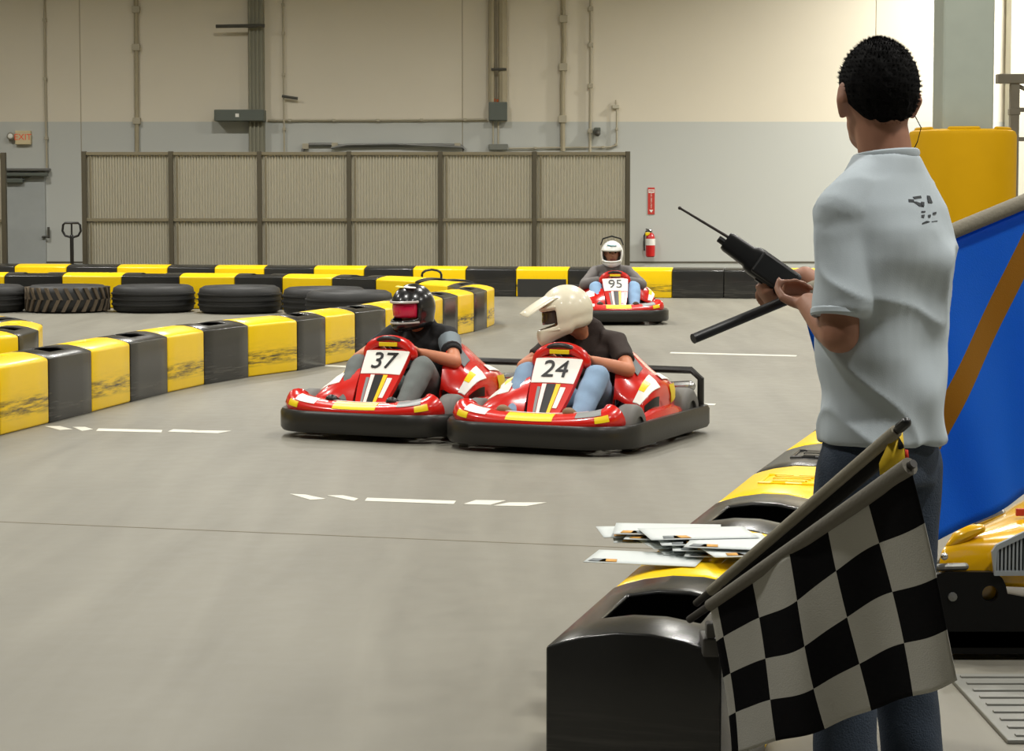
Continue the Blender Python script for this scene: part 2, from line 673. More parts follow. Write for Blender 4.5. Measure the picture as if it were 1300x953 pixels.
# grey pilaster (bundle of conduits in a cover) by the long box
p0, p1 = W(316, 0), W(335.5, 0)
t = thing('wall_pilaster', 'grey ribbed wall pilaster behind the long grey box', 'pilaster', ((p0.x + p1.x) / 2, WY, 0))
w = (p1.x - p0.x) / 2
obj('pilaster_body', boxm((-w, -0.16, 0), (w, 0, CEIL), 0.01), mat('pilaster_paint', (138, 136, 118), 0.7), t)
for k in range(4):
    x = -w * 0.75 + k * w * 0.5
    obj('rib', boxm((x - 0.012, -0.185, 0), (x + 0.012, -0.16, CEIL)), MATS['pilaster_paint'], t)


def wall_box(name, x0, y0, x1, y1, depth, label, m=None, cat='electrical box'):
    a, b = W(x0, y0), W(x1, y1)
    c = (a + b) / 2
    t = thing(name, label, cat, (c.x, WY, b.z))
    w, h = (b.x - a.x) / 2, a.z - b.z
    obj('housing', boxm((-w, -depth, 0), (w, 0, h), 0.012), m or M_GREYM, t)
    obj('cover', boxm((-w * 0.96, -depth - 0.012, h * 0.04), (w * 0.96, -depth, h * 0.96), 0.004), m or M_GREYM, t)
    return t, w, h


t, w, h = wall_box('electrical_box', 275, 140, 338, 154.5, 0.32, 'long dark grey electrical box across the pilaster with a white label')
obj('label_plate', boxm((-0.06, -0.336, h * 0.35), (0.0, -0.332, h * 0.65)), M_WHITE, t)
t, w, h = wall_box('electrical_box', 620.5, 130, 644, 154, 0.2, 'square dark grey electrical box with orange tags on top')
for k, (x, hh) in enumerate(((-0.10, 0.09), (-0.06, 0.06), (-0.01, 0.05), (0.05, 0.04), (0.11, 0.06))):
    obj('tag', boxm((x - 0.018, -0.12, h), (x + 0.018, -0.105, h + hh), 0.003), mat('orange_tag', (176, 84, 22), 0.5), t)
t, w, h = wall_box('electrical_box', 620.5, 183, 645, 190.5, 0.14, 'low flat grey box just above the corrugated screen',
                   mat('light_enamel', (120, 122, 114), 0.5))
for px in (626, 632.5):
    pipe('riser_conduit', [(px, 154), (px, 183)], 0.014, 'short conduit joining the square box to the low box below it',
         m=M_CONDUIT)['group'] = 'short conduits below the square box'
for px, r in ((624, 0.055), (638, 0.075)):
    pipe('riser_conduit', [(px, -12), (px, 129.6)], r, 'thick grey-brown conduit running from the roof to the square electrical box',
         m=MATS['pipe_beige'], off=0.09)['group'] = 'thick conduits above the square box'
pipe('wall_bracket', [(623.5, 88), (643, 88)], 0.022, 'dark strut clamping the two thick conduits', m=M_DKSTEEL, off=0.17, cat='bracket')
t, w, h = wall_box('wall_sensor', 754, 162, 762, 171, 0.14, 'small grey housing on the wall beside the straight conduit', cat='sensor')
obj('lens_cap', tubem([(0, -0.15, h * 0.3), (0, -0.2, h * 0.15)], 0.05, 10), M_DKSTEEL, t, smooth=True)
t, w, h = wall_box('wall_sensor', 777, 133, 786, 138, 0.07, 'small pale sensor head on top of a thin conduit', mat('sensor_white', (190, 184, 164), 0.5), 'sensor')
obj('arm', boxm((-0.01, -0.05, h), (0.01, -0.03, h + 0.08)), M_CONDUIT, t)

# exit sign
a, b = W(20.5, 166), W(40.5, 183.5)
t = thing('exit_sign', 'white exit sign with red letters and a round emergency lamp', 'sign', ((a.x + b.x) / 2, WY, b.z))
w, h = (b.x - a.x) / 2, a.z - b.z
obj('housing', boxm((-w, -0.09, 0), (w, 0, h), 0.01), mat('sign_ivory', (214, 198, 158), 0.5), t)
obj('lettering', text_mesh('EXIT', 0.145), mat('exit_red', (222, 92, 62), 0.5, emit=0.15), t, (0, -0.092, h * 0.52), (PI / 2, 0, 0))
lp = obj('emergency_lamp', lathe([(0.02, 0), (0.06, 0.015), (0.065, 0.06), (0.05, 0.08), (0.001, 0.085)], 16), mat('lamp_grey', (150, 146, 130), 0.4), t,
         (-w - 0.07, -0.05, h * 0.6), (PI / 2, 0, 0), smooth=True)
obj('lens', lathe([(0.042, 0.082), (0.03, 0.092), (0.001, 0.096)], 16), M_WHITE, lp)

# door
a, b = W(-22, 212), W(58, 400)
dz = a.z
d1 = bpy.data.objects.new('door_1', None)
C.objects.link(d1)
d1.location = (0, WY, 0)
struct(d1)
obj('door_leaf', boxm((a.x, -0.06, 0.01), (W(58, 250).x, 0, W(0, 218).z), 0.008), mat('door_grey', (168, 172, 170), 0.55), d1)
obj('head_rail', boxm((W(-22, 0).x, -0.14, W(0, 217).z), (W(61.5, 0).x, 0, W(0, 213.5).z), 0.008), M_STEEL, d1)
obj('drip_rail', boxm((W(-22, 0).x, -0.2, W(0, 223.5).z), (W(59.5, 0).x, -0.06, W(0, 219.5).z), 0.008), M_GREYM, d1)
cl = obj('door_closer', boxm((W(6, 0).x, -0.16, W(0, 232).z), (W(28, 0).x, -0.06, W(0, 226.5).z), 0.01), M_GREYM, d1)
obj('closer_arm', tubem([(W(28, 0).x, -0.12, W(0, 228).z), (W(40, 0).x, -0.1, W(0, 222).z)], 0.014, 8), M_GREYM, cl)
hd = obj('handle_plate', boxm((W(57, 0).x, -0.08, W(0, 302).z), (W(60, 0).x, -0.06, W(0, 288).z), 0.004), M_DKSTEEL, d1)
obj('lever', tubem([(W(58.5, 0).x, -0.1, W(0, 300).z), (W(51.5, 0).x, -0.1, W(0, 300.5).z)], 0.018, 8), M_DKSTEEL, hd)

# fire extinguisher and its sign
p = W(825, 326)
t = thing('fire_extinguisher', 'red fire extinguisher with a white band hanging on the wall', 'extinguisher', (p.x, WY - 0.12, p.z))
obj('cylinder', lathe([(0.06, 0), (0.078, 0.02), (0.08, 0.32), (0.06, 0.38), (0.03, 0.41), (0.001, 0.412)], 20), mat('extinguisher_red', (196, 20, 24), 0.3, coat=0.5), t, smooth=True)
obj('band', lathe([(0.0815, 0.20), (0.0815, 0.31)], 20, False), M_WHITE, t, smooth=True)
obj('valve', boxm((-0.03, -0.025, 0.40), (0.03, 0.025, 0.46), 0.008), M_CHROME, t)
obj('lever', tubem([(-0.07, 0, 0.47), (0.02, 0, 0.45)], 0.012, 8), M_DKSTEEL, t)
obj('gauge_tag', boxm((-0.09, -0.05, 0.36), (-0.01, -0.035, 0.42), 0.01), M_YST, t)
obj('hose', tubem([(0, -0.03, 0.44), (-0.07, -0.03, 0.44), (-0.105, -0.02, 0.36), (-0.105, 0, 0.2), (-0.1, 0, 0.12)], 0.014, 8), M_RUB, t, smooth=True)
obj('bracket', boxm((-0.03, 0.06, 0.3), (0.03, 0.12, 0.44)), M_STEEL, t)
a, b = W(822.5, 238), W(831, 272)
t = thing('wall_sign', 'tall narrow red sign with white lettering above the fire extinguisher', 'sign', ((a.x + b.x) / 2, WY, b.z))
w, h = (b.x - a.x) / 2, a.z - b.z
obj('plate', boxm((-w, -0.012, 0), (w, 0, h)), mat('sign_red', (196, 60, 50), 0.45), t)
obj('header', boxm((-w * 0.85, -0.014, h * 0.80), (w * 0.85, -0.012, h * 0.93)), M_WHITE, t)
obj('lettering', text_mesh('FIRE', 0.045), MATS['sign_red'], t, (0, -0.0155, h * 0.865), (PI / 2, 0, 0))
for k, ch in enumerate('EXTINGUISHER'):
    obj('lettering', text_mesh(ch, 0.03), M_WHITE, t, (0, -0.0135, h * 0.76 - k * h * 0.047), (PI / 2, 0, 0))
ar = bmesh.new()
prism(ar, [(-0.035, 0.05), (0.035, 0.05), (0, 0)], 0, 0.003)
obj('arrow', ar, M_WHITE, t, (0, -0.012, h * 0.06), (PI / 2, 0, 0))

# ------------------------------------------------------------------ corrugated screen
FY = 33.2


def plastic_sheet():
    m = mat('corrugated_plastic', (190, 184, 166), 0.3, var=0.05, scale=2.0, stretch=(4, 1, 0.05))
    nt = m.node_tree
    N, L = nt.nodes, nt.links
    b = N['Principled BSDF']
    tr = N.new('ShaderNodeBsdfTranslucent')
    tr.inputs[0].default_value = lin((200, 197, 180)) + (1,)
    ms = N.new('ShaderNodeMixShader')
    ms.inputs[0].default_value = 0.35
    L.new(b.outputs[0], ms.inputs[1])
    L.new(tr.outputs[0], ms.inputs[2])
    L.new(ms.outputs[0], N['Material Output'].inputs[0])
    return m


M_SHEET = plastic_sheet()


def sheet_mesh(w, h):
    bm = bmesh.new()
    n = 30 * 6
    va, vb = [], []
    for i in range(n + 1):
        x = w * i / n
        y = 0.018 * math.sin(2 * PI * 30 * i / n)
        va.append(bm.verts.new((x, y, 0)))
        vb.append(bm.verts.new((x, y, h)))
    for i in range(n):
        bm.faces.new((va[i], va[i + 1], vb[i + 1], vb[i]))
    return to_mesh('corrugated_sheet', bm, True, 80)


def screen(posts, ytop, ymid, label):
    xs = [D(p, 200, FY).x for p in posts]
    zt, zm = D(400, ytop, FY).z, D(400, ymid, FY).z
    t = thing('corrugated_screen', label, 'screen', (xs[0], FY, 0))
    for i, x in enumerate(xs):
        obj('post', boxm((x - xs[0] - 0.035, -0.06, 0), (x - xs[0] + 0.035, 0.05, zt + 0.03), 0.006), mat('screen_post', (70, 64, 48), 0.55), t)
    for i in range(len(xs) - 1):
        w = xs[i + 1] - xs[i] - 0.07
        x = xs[i] - xs[0] + 0.035
        for z, nm in ((zt, 'top_rail'), (zm, 'middle_rail'), (0.10, 'bottom_rail')):
            obj(nm, boxm((x, -0.045, z - 0.03), (x + w, 0.035, z + 0.02), 0.004), mat('screen_rail', (112, 104, 82), 0.55), t)
        obj('corrugated_sheet', sheet_mesh(w, zt - zm - 0.05), M_SHEET, t, (x, 0, zm + 0.02))
        obj('corrugated_sheet', sheet_mesh(w, zm - 0.15), M_SHEET, t, (x, 0, 0.12))
        # inner stile beside each post
        obj('stile', boxm((x + 0.05, -0.03, 0.12), (x + 0.075, -0.02, zt - 0.03)), MATS['screen_rail'], t)
    return t


screen([107, 217, 329.5, 443, 559, 678.5, 797], 194.5, 278.5, 'long screen of brownish corrugated plastic sheets in dark metal frames')
screen([-330, -218, -106, 4.5], 196, 280, 'corrugated plastic screen ending beside the grey exit door')

# pallet jack handle behind the far barriers
p = D(91.5, 334, 32.6)
t = thing('pallet_jack', 'black pallet jack with a loop handle standing by the screen', 'pallet jack', (p.x, 32.6, 0))
obj('drawbar', tubem([(0, 0, 0.12), (0, 0, 0.82)], 0.03, 10), M_KST, t, smooth=True)
hp = D(91.5, 283, 32.6).z
lp = [(0.0, 0, 0.80), (-0.1, 0, 0.83), (-0.14, 0, 0.9), (-0.13, 0, hp - 0.03), (-0.1, 0, hp), (0.1, 0, hp), (0.13, 0, hp - 0.03), (0.14, 0, 0.9), (0.1, 0, 0.83)]
hl = obj('handle_loop', tubem(lp, 0.018, 8, ref=(0, 1, 0), closed=True), M_KST, t, smooth=True)
obj('release_lever', tubem([(0, 0, 0.82), (0, 0, hp - 0.02)], 0.014, 8), M_KST, hl)
for s in (-1, 1):
    obj('fork', boxm((s * 0.18 - 0.08, 0.05, 0.05), (s * 0.18 + 0.08, 0.5, 0.11), 0.01), M_KST, t)
    obj('wheel', tubem([(s * 0.08 - 0.03, 0, 0.09), (s * 0.08 + 0.03, 0, 0.09)], 0.09, 16, cap='flat'), M_RUB, t)
obj('pump_body', boxm((-0.12, -0.02, 0.06), (0.12, 0.12, 0.3), 0.02), M_KST, t)

# ------------------------------------------------------------------ column, padding, steel frame
cy = 18.2
a, b = D(1190.5, 100, cy), D(1255, 100, cy)
cw = (b.x - a.x) / 2
ccx = (a.x + b.x) / 2
pt = D(1224, 165, cy).z
t = thing('steel_column', 'square grey-green roof column rising out of the yellow pad', 'column', (ccx, cy, 0))
obj('shaft', boxm((-cw, -cw, 0), (cw, cw, CEIL), 0.02), mat('column_paint', (156, 163, 152), 0.6), t)
obj('base_plate', boxm((-cw - 0.05, -cw - 0.05, 0), (cw + 0.05, cw + 0.05, 0.03)), M_STEEL, t)
pr = (D(1292, 200, cy).x - D(1157, 200, cy).x) / 2
t = thing('column_pad', 'big round yellow plastic pad wrapped around the column', 'pad', (ccx, cy, 0))
ri = cw * 1.5
obj('pad_shell', lathe([(ri, 0.035), (pr - 0.02, 0.035), (pr, 0.055), (pr, pt - 0.05), (pr - 0.015, pt - 0.015), (pr - 0.05, pt), (ri, pt)], 48, True),
    mat('pad_yellow', (184, 140, 0), 0.55, var=0.05, spec=0.1), t, smooth=True)
for k in range(6):
    aa = k * PI / 3 + 0.35
    obj('rim_bump', tubem([(math.cos(aa + s) * (pr - 0.06), math.sin(aa + s) * (pr - 0.06), pt) for s in (-0.3, -0.1, 0.1, 0.3)], (0.02), 8), MATS['pad_yellow'], t, smooth=True)
# wall column far right
a, b = W(1275, 100), W(1312, 100)
t = thing('wall_column', 'pale grey column standing against the back wall', 'column', ((a.x + b.x) / 2, WY - 0.25, 0))
w = (b.x - a.x) / 2
obj('shaft', boxm((-w, -0.2, 0), (w, 0.2, CEIL), 0.02), mat('wall_column_paint', (198, 196, 180), 0.6), t)
obj('base_plate', boxm((-w - 0.04, -0.23, 0), (w + 0.04, 0.23, 0.03)), M_STEEL, t)
# steel frame
sy = 20.5
p = D(1285, 300, sy)
t = thing('steel_frame', 'grey steel loading frame with a top beam behind the yellow pad', 'frame', (p.x, sy, 0))
zt = D(1285, 94, sy).z
zb = D(1285, 106, sy).z
zr = D(1285, 138, sy).z
M_SF = mat('frame_steel', (138, 132, 118), 0.5, metal=0.3, var=0.15)
obj('top_beam', boxm((D(1267, 0, sy).x - p.x, -0.06, zb), (1.6, 0.06, zt), 0.008), M_SF, t)
for x in (0.0, 1.4):
    obj('post', boxm((x - 0.042, -0.042, 0), (x + 0.042, 0.042, zb), 0.006), M_SF, t)
    obj('coupling', boxm((x - 0.05, -0.05, zr - 0.06), (x + 0.05, 0.05, zr), 0.006), M_SF, t)
for z, nm in ((zr, 'rail'), (zr - 0.28, 'rail'), (1.3, 'rail'), (0.7, 'rail')):
    obj(nm, boxm((0.04, -0.03, z - 0.03), (1.36, 0.03, z + 0.01), 0.004), M_SF, t)
obj('brace', tubem([(0.03, 0, zb - 0.02), (0.5, 0, zr + 0.0)], 0.02, 8), M_SF, t)
for x in (0.16, 0.42, 0.7, 1.0):
    obj('spindle', boxm((x - 0.014, -0.014, 0.7), (x + 0.014, 0.014, zr)), M_SF, t)

# ------------------------------------------------------------------ barrier blocks
BL, BW, BH = 0.72, 0.40, 0.45


def block_mesh(top):
    """roto-moulded block: domed top, rounded edges; 'hole' cuts a deep recess in the top."""
    bm = bmesh.new()
    xs = [-BL / 2, -0.19, -0.15, 0.15, 0.19, BL / 2]
    hw, crown = 0.115, 0.042

    def zt(y):
        return BH - crown + crown * (1 - (y / (BW / 2)) ** 2)
    ys = [-BW / 2, -0.16, -hw, -0.04, 0.04, hw, 0.16, BW / 2]
    prof = [(-BW / 2, 0.0)] + [(y, zt(y)) for y in ys] + [(BW / 2, 0.0)]
    rings = [[bm.verts.new((x, y, z)) for y, z in prof] for x in xs]
    m = len(prof)
    hole = []
    for i in range(len(xs) - 1):
        for k in range(m - 1):
            f = bm.faces.new((rings[i][k], rings[i + 1][k], rings[i + 1][k + 1], rings[i][k + 1]))
            if top == 'hole' and i == 2 and 3 <= k <= 5:
                hole.append(f)
            if top == 'slot' and i == 2 and k == 4:
                hole.append(f)
        bm.faces.new((rings[i][0], rings[i][m - 1], rings[i + 1][m - 1], rings[i + 1][0]))
    bm.faces.new(rings[0])
    bm.faces.new(rings[-1][::-1])
    if hole:
        r = bmesh.ops.extrude_face_region(bm, geom=hole)
        bmesh.ops.delete(bm, geom=hole, context='FACES')
        vs = [g for g in r['geom'] if isinstance(g, bmesh.types.BMVert)]
        fs = [g for g in r['geom'] if isinstance(g, bmesh.types.BMFace)]
        for v in vs:
            v.co.z -= 0.015 if top == 'hole' else 0.06
        if top == 'hole':      # the wall opens into the hollow inside of the block
            r = bmesh.ops.extrude_face_region(bm, geom=fs)
            bmesh.ops.delete(bm, geom=fs, context='FACES')
            for v in [g for g in r['geom'] if isinstance(g, bmesh.types.BMVert)]:
                v.co.z -= 0.01
                v.co.x *= 1.9
                v.co.y *= 1.5
            fs = [g for g in r['geom'] if isinstance(g, bmesh.types.BMFace)]
            r = bmesh.ops.extrude_face_region(bm, geom=fs)
            bmesh.ops.delete(bm, geom=fs, context='FACES')
            for v in [g for g in r['geom'] if isinstance(g, bmesh.types.BMVert)]:
                v.co.z = 0.03
    bmesh.ops.recalc_face_normals(bm, faces=bm.faces)
    me = baked(bm, [('BEVEL', dict(width=0.016, segments=3, limit_method='ANGLE', angle_limit=math.radians(40)))], 'barrier_body')
    me.shade_smooth()
    me.set_sharp_from_angle(angle=math.radians(38))
    return me


def plate_mesh():
    bm = bmesh.new()
    h, w = 0.13, 0.1
    out = [(-h, -w), (h * 0.6, -w), (h, -w * 0.5), (h * 1.12, 0), (h, w * 0.5), (h * 0.6, w), (-h, w)]
    tube(bm, [(x, y, BH - 0.042 + 0.042 * (1 - (y / 0.2) ** 2)) for x, y in out], 0.007, 6, closed=True)
    z = BH - 0.005
    for x, y0, y1 in ((-0.09, -0.07, -0.005), (-0.09, 0.015, 0.07), (-0.055, -0.06, 0.07), (-0.01, -0.065, 0.065), (0.04, -0.055, -0.01), (0.04, 0.01, 0.06),
                      (0.068, -0.055, 0.055)):
        box(bm, (x - 0.009, y0, z - 0.02), (x + 0.009, y1, z + 0.006))
    return to_mesh('moulded_plate', bm)


BM = {}
for c, mt in (('y', M_Y), ('k', M_K)):
    for tp in ('hole', 'slot', 'plain'):
        me = block_mesh(tp)
        me.materials.clear()
        me.materials.append(mt)
        me.materials.append(M_DARK)
        BM[c + tp] = me
    pm = plate_mesh()
    pm.materials.append(mt)
    BM[c + 'plate'] = pm
CNAME = {'y': 'yellow', 'k': 'black'}


def block(p0, p1, col, top, label, group, hs=1.0, m0=0.0, m1=0.0):
    p0, p1 = Vector((p0[0], p0[1], 0)), Vector((p1[0], p1[1], 0))
    d = p1 - p0
    ln = d.length
    d.normalize()
    left = Vector((-d.y, d.x, 0))
    c = (p0 + p1) / 2 + left * (BW / 2)
    t = thing('barrier_block', label, 'barrier', c, math.atan2(d.y, d.x), group)
    me = BM[col + ('plain' if top == 'plate' else top)]
    if m0 or m1:       # wedge-shaped ends where the row bends
        me = me.copy()
        for v in me.vertices:
            f = v.co.x / BL + 0.5
            v.co.x += (v.co.y + BW / 2) * (math.tan(m0) * (1 - f) - math.tan(m1) * f)
    o = obj('block_body', me, None, t)
    o.scale = ((ln - 0.006) / BL, 1, hs)
    if top == 'plate':
        obj('moulded_plate', BM[col + 'plate'], None, t)
    return t


ORD = ['first', 'second', 'third', 'fourth', 'fifth', 'sixth', 'seventh', 'eighth', 'ninth', 'tenth', 'eleventh', 'twelfth', 'thirteenth', 'fourteenth']


def row(pts, cols, where, group, tops=('slot', 'hole'), hs=1.0, start=None):
    """start: 'end' counts each colour from the last block backwards, None gives one shared label."""
    n = len(pts) - 1
    P = [Vector(p) for p in pts]
    turn = [0.0] * (n + 1)
    for i in range(1, n):
        a, b = P[i] - P[i - 1], P[i + 1] - P[i]
        turn[i] = max(0.0, math.atan2(a.x * b.y - a.y * b.x, a.dot(b)) / 2)
    cnt = {'y': 0, 'k': 0}
    lab = {}
    for i in reversed(range(n)):
        c = cols[i % len(cols)]
        lab[i] = (ORD[cnt[c]] + ' ' if start else '') + CNAME[c] + (' barrier block ' if start else ' plastic barrier block ') + where
        cnt[c] += 1
    for i in range(n):
        c = cols[i % len(cols)]
        block(pts[i], pts[i + 1], c, tops[0] if c == 'y' else tops[1], lab[i], CNAME[c] + ' blocks ' + group, hs, turn[i], turn[i + 1])


# A: row along the back wall, heading left to right
def rowA_at(px):
    # intersection of the pixel's vertical plane with the row's line on the floor
    x0, y0, x1, y1 = -7.27, 31.6, 2.24, 29.95
    k = (y1 - y0) / (x1 - x0)
    r = (px - CX) / F
    Y = (y0 - k * x0) / (1 - k * r)
    return (r * Y, Y)


pa = [-242, -177, -112, -47, 18, 84, 148, 212, 272, 335, 398, 462, 524, 591, 655, 721, 787, 853, 919, 985]
cA = ['y', 'k'] * 12
pA = [rowA_at(p) for p in pa]
colA = []
for i, p in enumerate(pa[:-1]):
    colA.append('y' if i % 2 == 0 else 'k')
row(pA[:-2], colA[:-2], 'from the fire extinguisher towards the exit door, back wall row', 'in the back wall row', ('plain', 'plain'), 0.95, 'end')
pe = [rowA_at(p) for p in (853, 919, 985, 1052, 1119, 1186, 1253, 1320)]
row(pe[::1], ['k', 'k', 'y', 'k', 'y', 'k', 'y'], 'in the back wall row between the extinguisher and the yellow pad', 'in the back wall row beyond the extinguisher', ('plain', 'plain'), 0.95)
sk = [o for o in C.objects if o.name.startswith('barrier_block') and abs((o.location.xy - Vector(rowA_at(688))).length) < 0.5]
for o in sk[:1]:
    obj('lower_strip', boxm((-BL / 2 + 0.01, -BW / 2 - 0.012, 0.0), (BL / 2 - 0.01, -BW / 2 - 0.002, 0.255), 0.004), mat('strip_dark', (40, 40, 38), 0.6), o)  # thin dark strip over the lower front face of one yellow block

# B: rear side of the hairpin
pB = [(-8.8, 27.55), (-8.03, 27.5), (-7.28, 27.42), (-6.53, 27.34), (-5.78, 27.3), (-5.0, 27.2), (-4.24, 27.06), (-3.52, 26.95), (-2.9, 26.8), (-2.25, 26.55),
      (-1.68, 26.15), (-1.17, 25.6), (-0.78, 25.02)]
colB = ['y', 'k', 'y'] + ['k', 'y'] * 6
row(pB[:], colB, 'from the hairpin tip in the row behind the tractor tyres', 'in the row behind the tyres', start='end')
# C: front side of the hairpin, heading away from the camera
pC = [(-3.36, 11.28), (-3.21, 11.95), (-3.05, 12.62), (-2.91, 13.32), (-2.775, 14.0), (-2.645, 14.7), (-2.5, 15.4), (-2.33, 16.07), (-2.08, 16.75), (-1.755, 17.38), (-1.575, 17.95),
      (-1.37, 18.58), (-1.14, 19.2), (-0.97, 19.9), (-0.83, 20.6), (-0.69, 21.25), (-0.555, 21.83), (-0.4, 22.42), (-0.27, 23.05), (-0.195, 23.68)]
colC = ['y', 'k'] * 10
tcol = ['y', 'k'] * 10
row(pC, tcol, 'from the hairpin tip in the scuffed trackside row', 'in the scuffed row beside the karts', start='end')
block((-0.21, 23.7), (-0.36, 24.38), 'k', 'hole', 'black plastic barrier block at the tip of the hairpin', 'tip block black')
block((-0.37, 24.4), (-0.77, 25.0), 'y', 'slot', 'yellow plastic barrier block at the tip of the hairpin', 'tip block yellow')
# D: short row at the left edge
pD = [(-4.15, 14.2), (-3.86, 14.86), (-3.6, 15.5), (-3.6, 16.15), (-3.72, 16.83), (-4.0, 17.42), (-4.45, 17.95), (-5.1, 18.2)]
row(pD, ['k', 'y', 'k', 'y', 'k', 'y', 'k'], 'in the short curved row inside the hairpin', 'in the short curved row')
# E: row beside the marshal, heading towards the camera (so the track side is its right)
eL = [(0.075, 4.74), (0.262, 5.47), (0.462, 6.24), (0.672, 6.99), (0.875, 7.72), (1.085, 8.44), (1.30, 9.16), (1.52, 9.88), (1.75, 10.6)]
eK = [('k', 'hole', 'black plastic barrier block with an open hole at the row end under the flags'),
      ('y', 'slot', 'yellow plastic barrier block under the fanned papers'),
      ('k', 'hole', 'black plastic barrier block with an open hole, beyond the fanned papers'),
      ('y', 'plate', 'pale yellow plastic barrier block with a moulded plate on its top'),
      ('k', 'plate', 'black plastic barrier block with a moulded plate on its top'),
      ('y', 'plain', 'yellow plastic barrier block with a plain top, just behind the marshal'),
      ('k', 'hole', 'black plastic barrier block hidden beyond the marshal'),
      ('y', 'plain', 'yellow plastic barrier block at the far end of the row beyond the marshal')]
for i, (c, tp, lb) in enumerate(eK):
    block(eL[i + 1], eL[i], c, tp, lb, 'barrier blocks beside the marshal')

# ------------------------------------------------------------------ tractor tyres
TR, TRI, THH = 0.505, 0.27, 0.33
tyre_me = to_mesh('casing', lathe([(TRI, 0.04), (TRI + 0.05, 0.0), (TR - 0.07, 0.0), (TR - 0.015, 0.03), (TR, 0.09), (TR, THH - 0.09), (TR - 0.015, THH - 0.03), (TR - 0.07, THH),
                                   (TRI + 0.06, THH - 0.01), (TRI, THH - 0.05), (TRI + 0.04, THH - 0.1), (TRI + 0.09, THH / 2), (TRI + 0.04, 0.1)], 48, True), True, 50)
rib_me = to_mesh('tread_rib', lathe([(TR - 0.005, -0.012), (TR + 0.012, -0.01), (TR + 0.012, 0.01), (TR - 0.005, 0.012)], 48, True), True, 50)
lug = bmesh.new()
for v in range(2):
    z0, z1 = (0.02, THH / 2) if v == 0 else (THH / 2, THH - 0.02)
    a0, a1 = (0.0, 0.14) if v == 0 else (0.20, 0.06)
    vs = []
    for r in (TR - 0.02, TR + 0.018):
        for z, a in ((z0, a0), (z1, a1)):
            for dd in (-0.045, 0.045):
                vs.append(lug.verts.new((r * math.cos(a + dd), r * math.sin(a + dd), z)))
    for f in ((0, 1, 3, 2), (4, 6, 7, 5), (0, 2, 6, 4), (1, 5, 7, 3), (0, 4, 5, 1), (2, 3, 7, 6)):
        lug.faces.new([vs[k] for k in f])
lug_me = to_mesh('tread_lug', lug)
TY = [(G(-30, 398).x - 0.02, 26.42, 'smooth', 'big worn smooth tractor tyre lying flat beside the lugged tyre, exit door side'),
      (G(77.5, 398).x - 0.02, 26.42, 'lug', 'big brownish tractor tyre with chunky angled tread lugs lying flat'),
      (G(185.5, 398).x + 0.01, 26.42, 'smooth', 'big worn smooth tractor tyre lying flat beside the lugged tyre, hairpin tip side'),
      (G(300, 398).x + 0.01, 26.2, 'smooth', 'big worn smooth tractor tyre lying flat between two other smooth tyres'),
      (-2.27, 25.76, 'smooth', 'big worn tractor tyre lying flat against the bend of the rear barrier row'),
      (-1.9, 24.82, 'smooth', 'big worn tractor tyre lying nearest the hairpin tip, closer to the track')]
for i, (x, y, kd, lb) in enumerate(TY):
    t = thing('tractor_tyre', lb, 'tyre', (x, y, 0), i * 0.7, 'tractor tyres inside the hairpin')
    obj('casing', tyre_me, mat('tractor_rubber', (27, 27, 26), 0.6, var=0.25, scale=5, bump=0.1), t)
    if kd == 'lug':
        for k in range(26):
            obj('tread_lug', lug_me, mat('lug_rubber', (84, 72, 56), 0.75, var=0.3, scale=9), t, rot=(0, 0, k * 2 * PI / 26))
    else:
        for z in (0.10, 0.165, 0.23):
            obj('tread_rib', rib_me, MATS['tractor_rubber'], t, (0, 0, z))
# black hoop standing behind the rear hairpin row
p = D(548, 342, 28.6)
t = thing('hoop_stand', 'small black arched hoop showing above the rear barrier row', 'hoop', (p.x, 28.6, 0))
obj('arch', tubem([(-0.13, 0, 0.04), (-0.13, 0, p.z - 0.07)] + [(-0.13 * math.cos(a), 0, p.z - 0.07 + 0.07 * math.sin(a)) for a in (0.4, 0.9, 1.57, 2.2, 2.7)] +
                  [(0.13, 0, p.z - 0.07), (0.13, 0, 0.04)], 0.016, 8, ref=(0, 1, 0)), M_KST, t, smooth=True)
obj('foot', boxm((-0.2, -0.12, 0), (0.2, 0.12, 0.035), 0.008), M_KST, t)


# ------------------------------------------------------------------ karts (local: forward +X, left +Y)
def rounded_path(L0, L1, W, rf, rr, n=6):
    pts = []
    for cx, cy, r, a0 in ((L1 - rf, W - rf, rf, 0), (L0 + rr, W - rr, rr, 90), (L0 + rr, -W + rr, rr, 180), (L1 - rf, -W + rf, rf, 270)):
        for k in range(n + 1):
            a = math.radians(a0 + 90 * k / n)
            pts.append((cx + r * math.cos(a), cy + r * math.sin(a), 0))
    return pts


def arc_prof(rx, rz, a0, a1, n, lift=1.0, th=0.003):
    o = [(rx * lift * math.cos(math.radians(a0 + (a1 - a0) * k / n)), rz * lift * math.sin(math.radians(a0 + (a1 - a0) * k / n))) for k in range(n + 1)]
    i = [(x * 0.95, z * 0.95) for x, z in o[::-1]]
    return o + i


def quadpatch(pts, off=(0, 0, 0.004)):
    bm = bmesh.new()
    a = [Vector(p) for p in pts]
    o = Vector(off)
    va = [bm.verts.new(p) for p in a]
    vb = [bm.verts.new(p + o) for p in a]
    n = len(a)
    bm.faces.new(va[::-1])
    bm.faces.new(vb)
    for k in range(n):
        bm.faces.new((va[k], va[(k + 1) % n], vb[(k + 1) % n], vb[k]))
    return bm


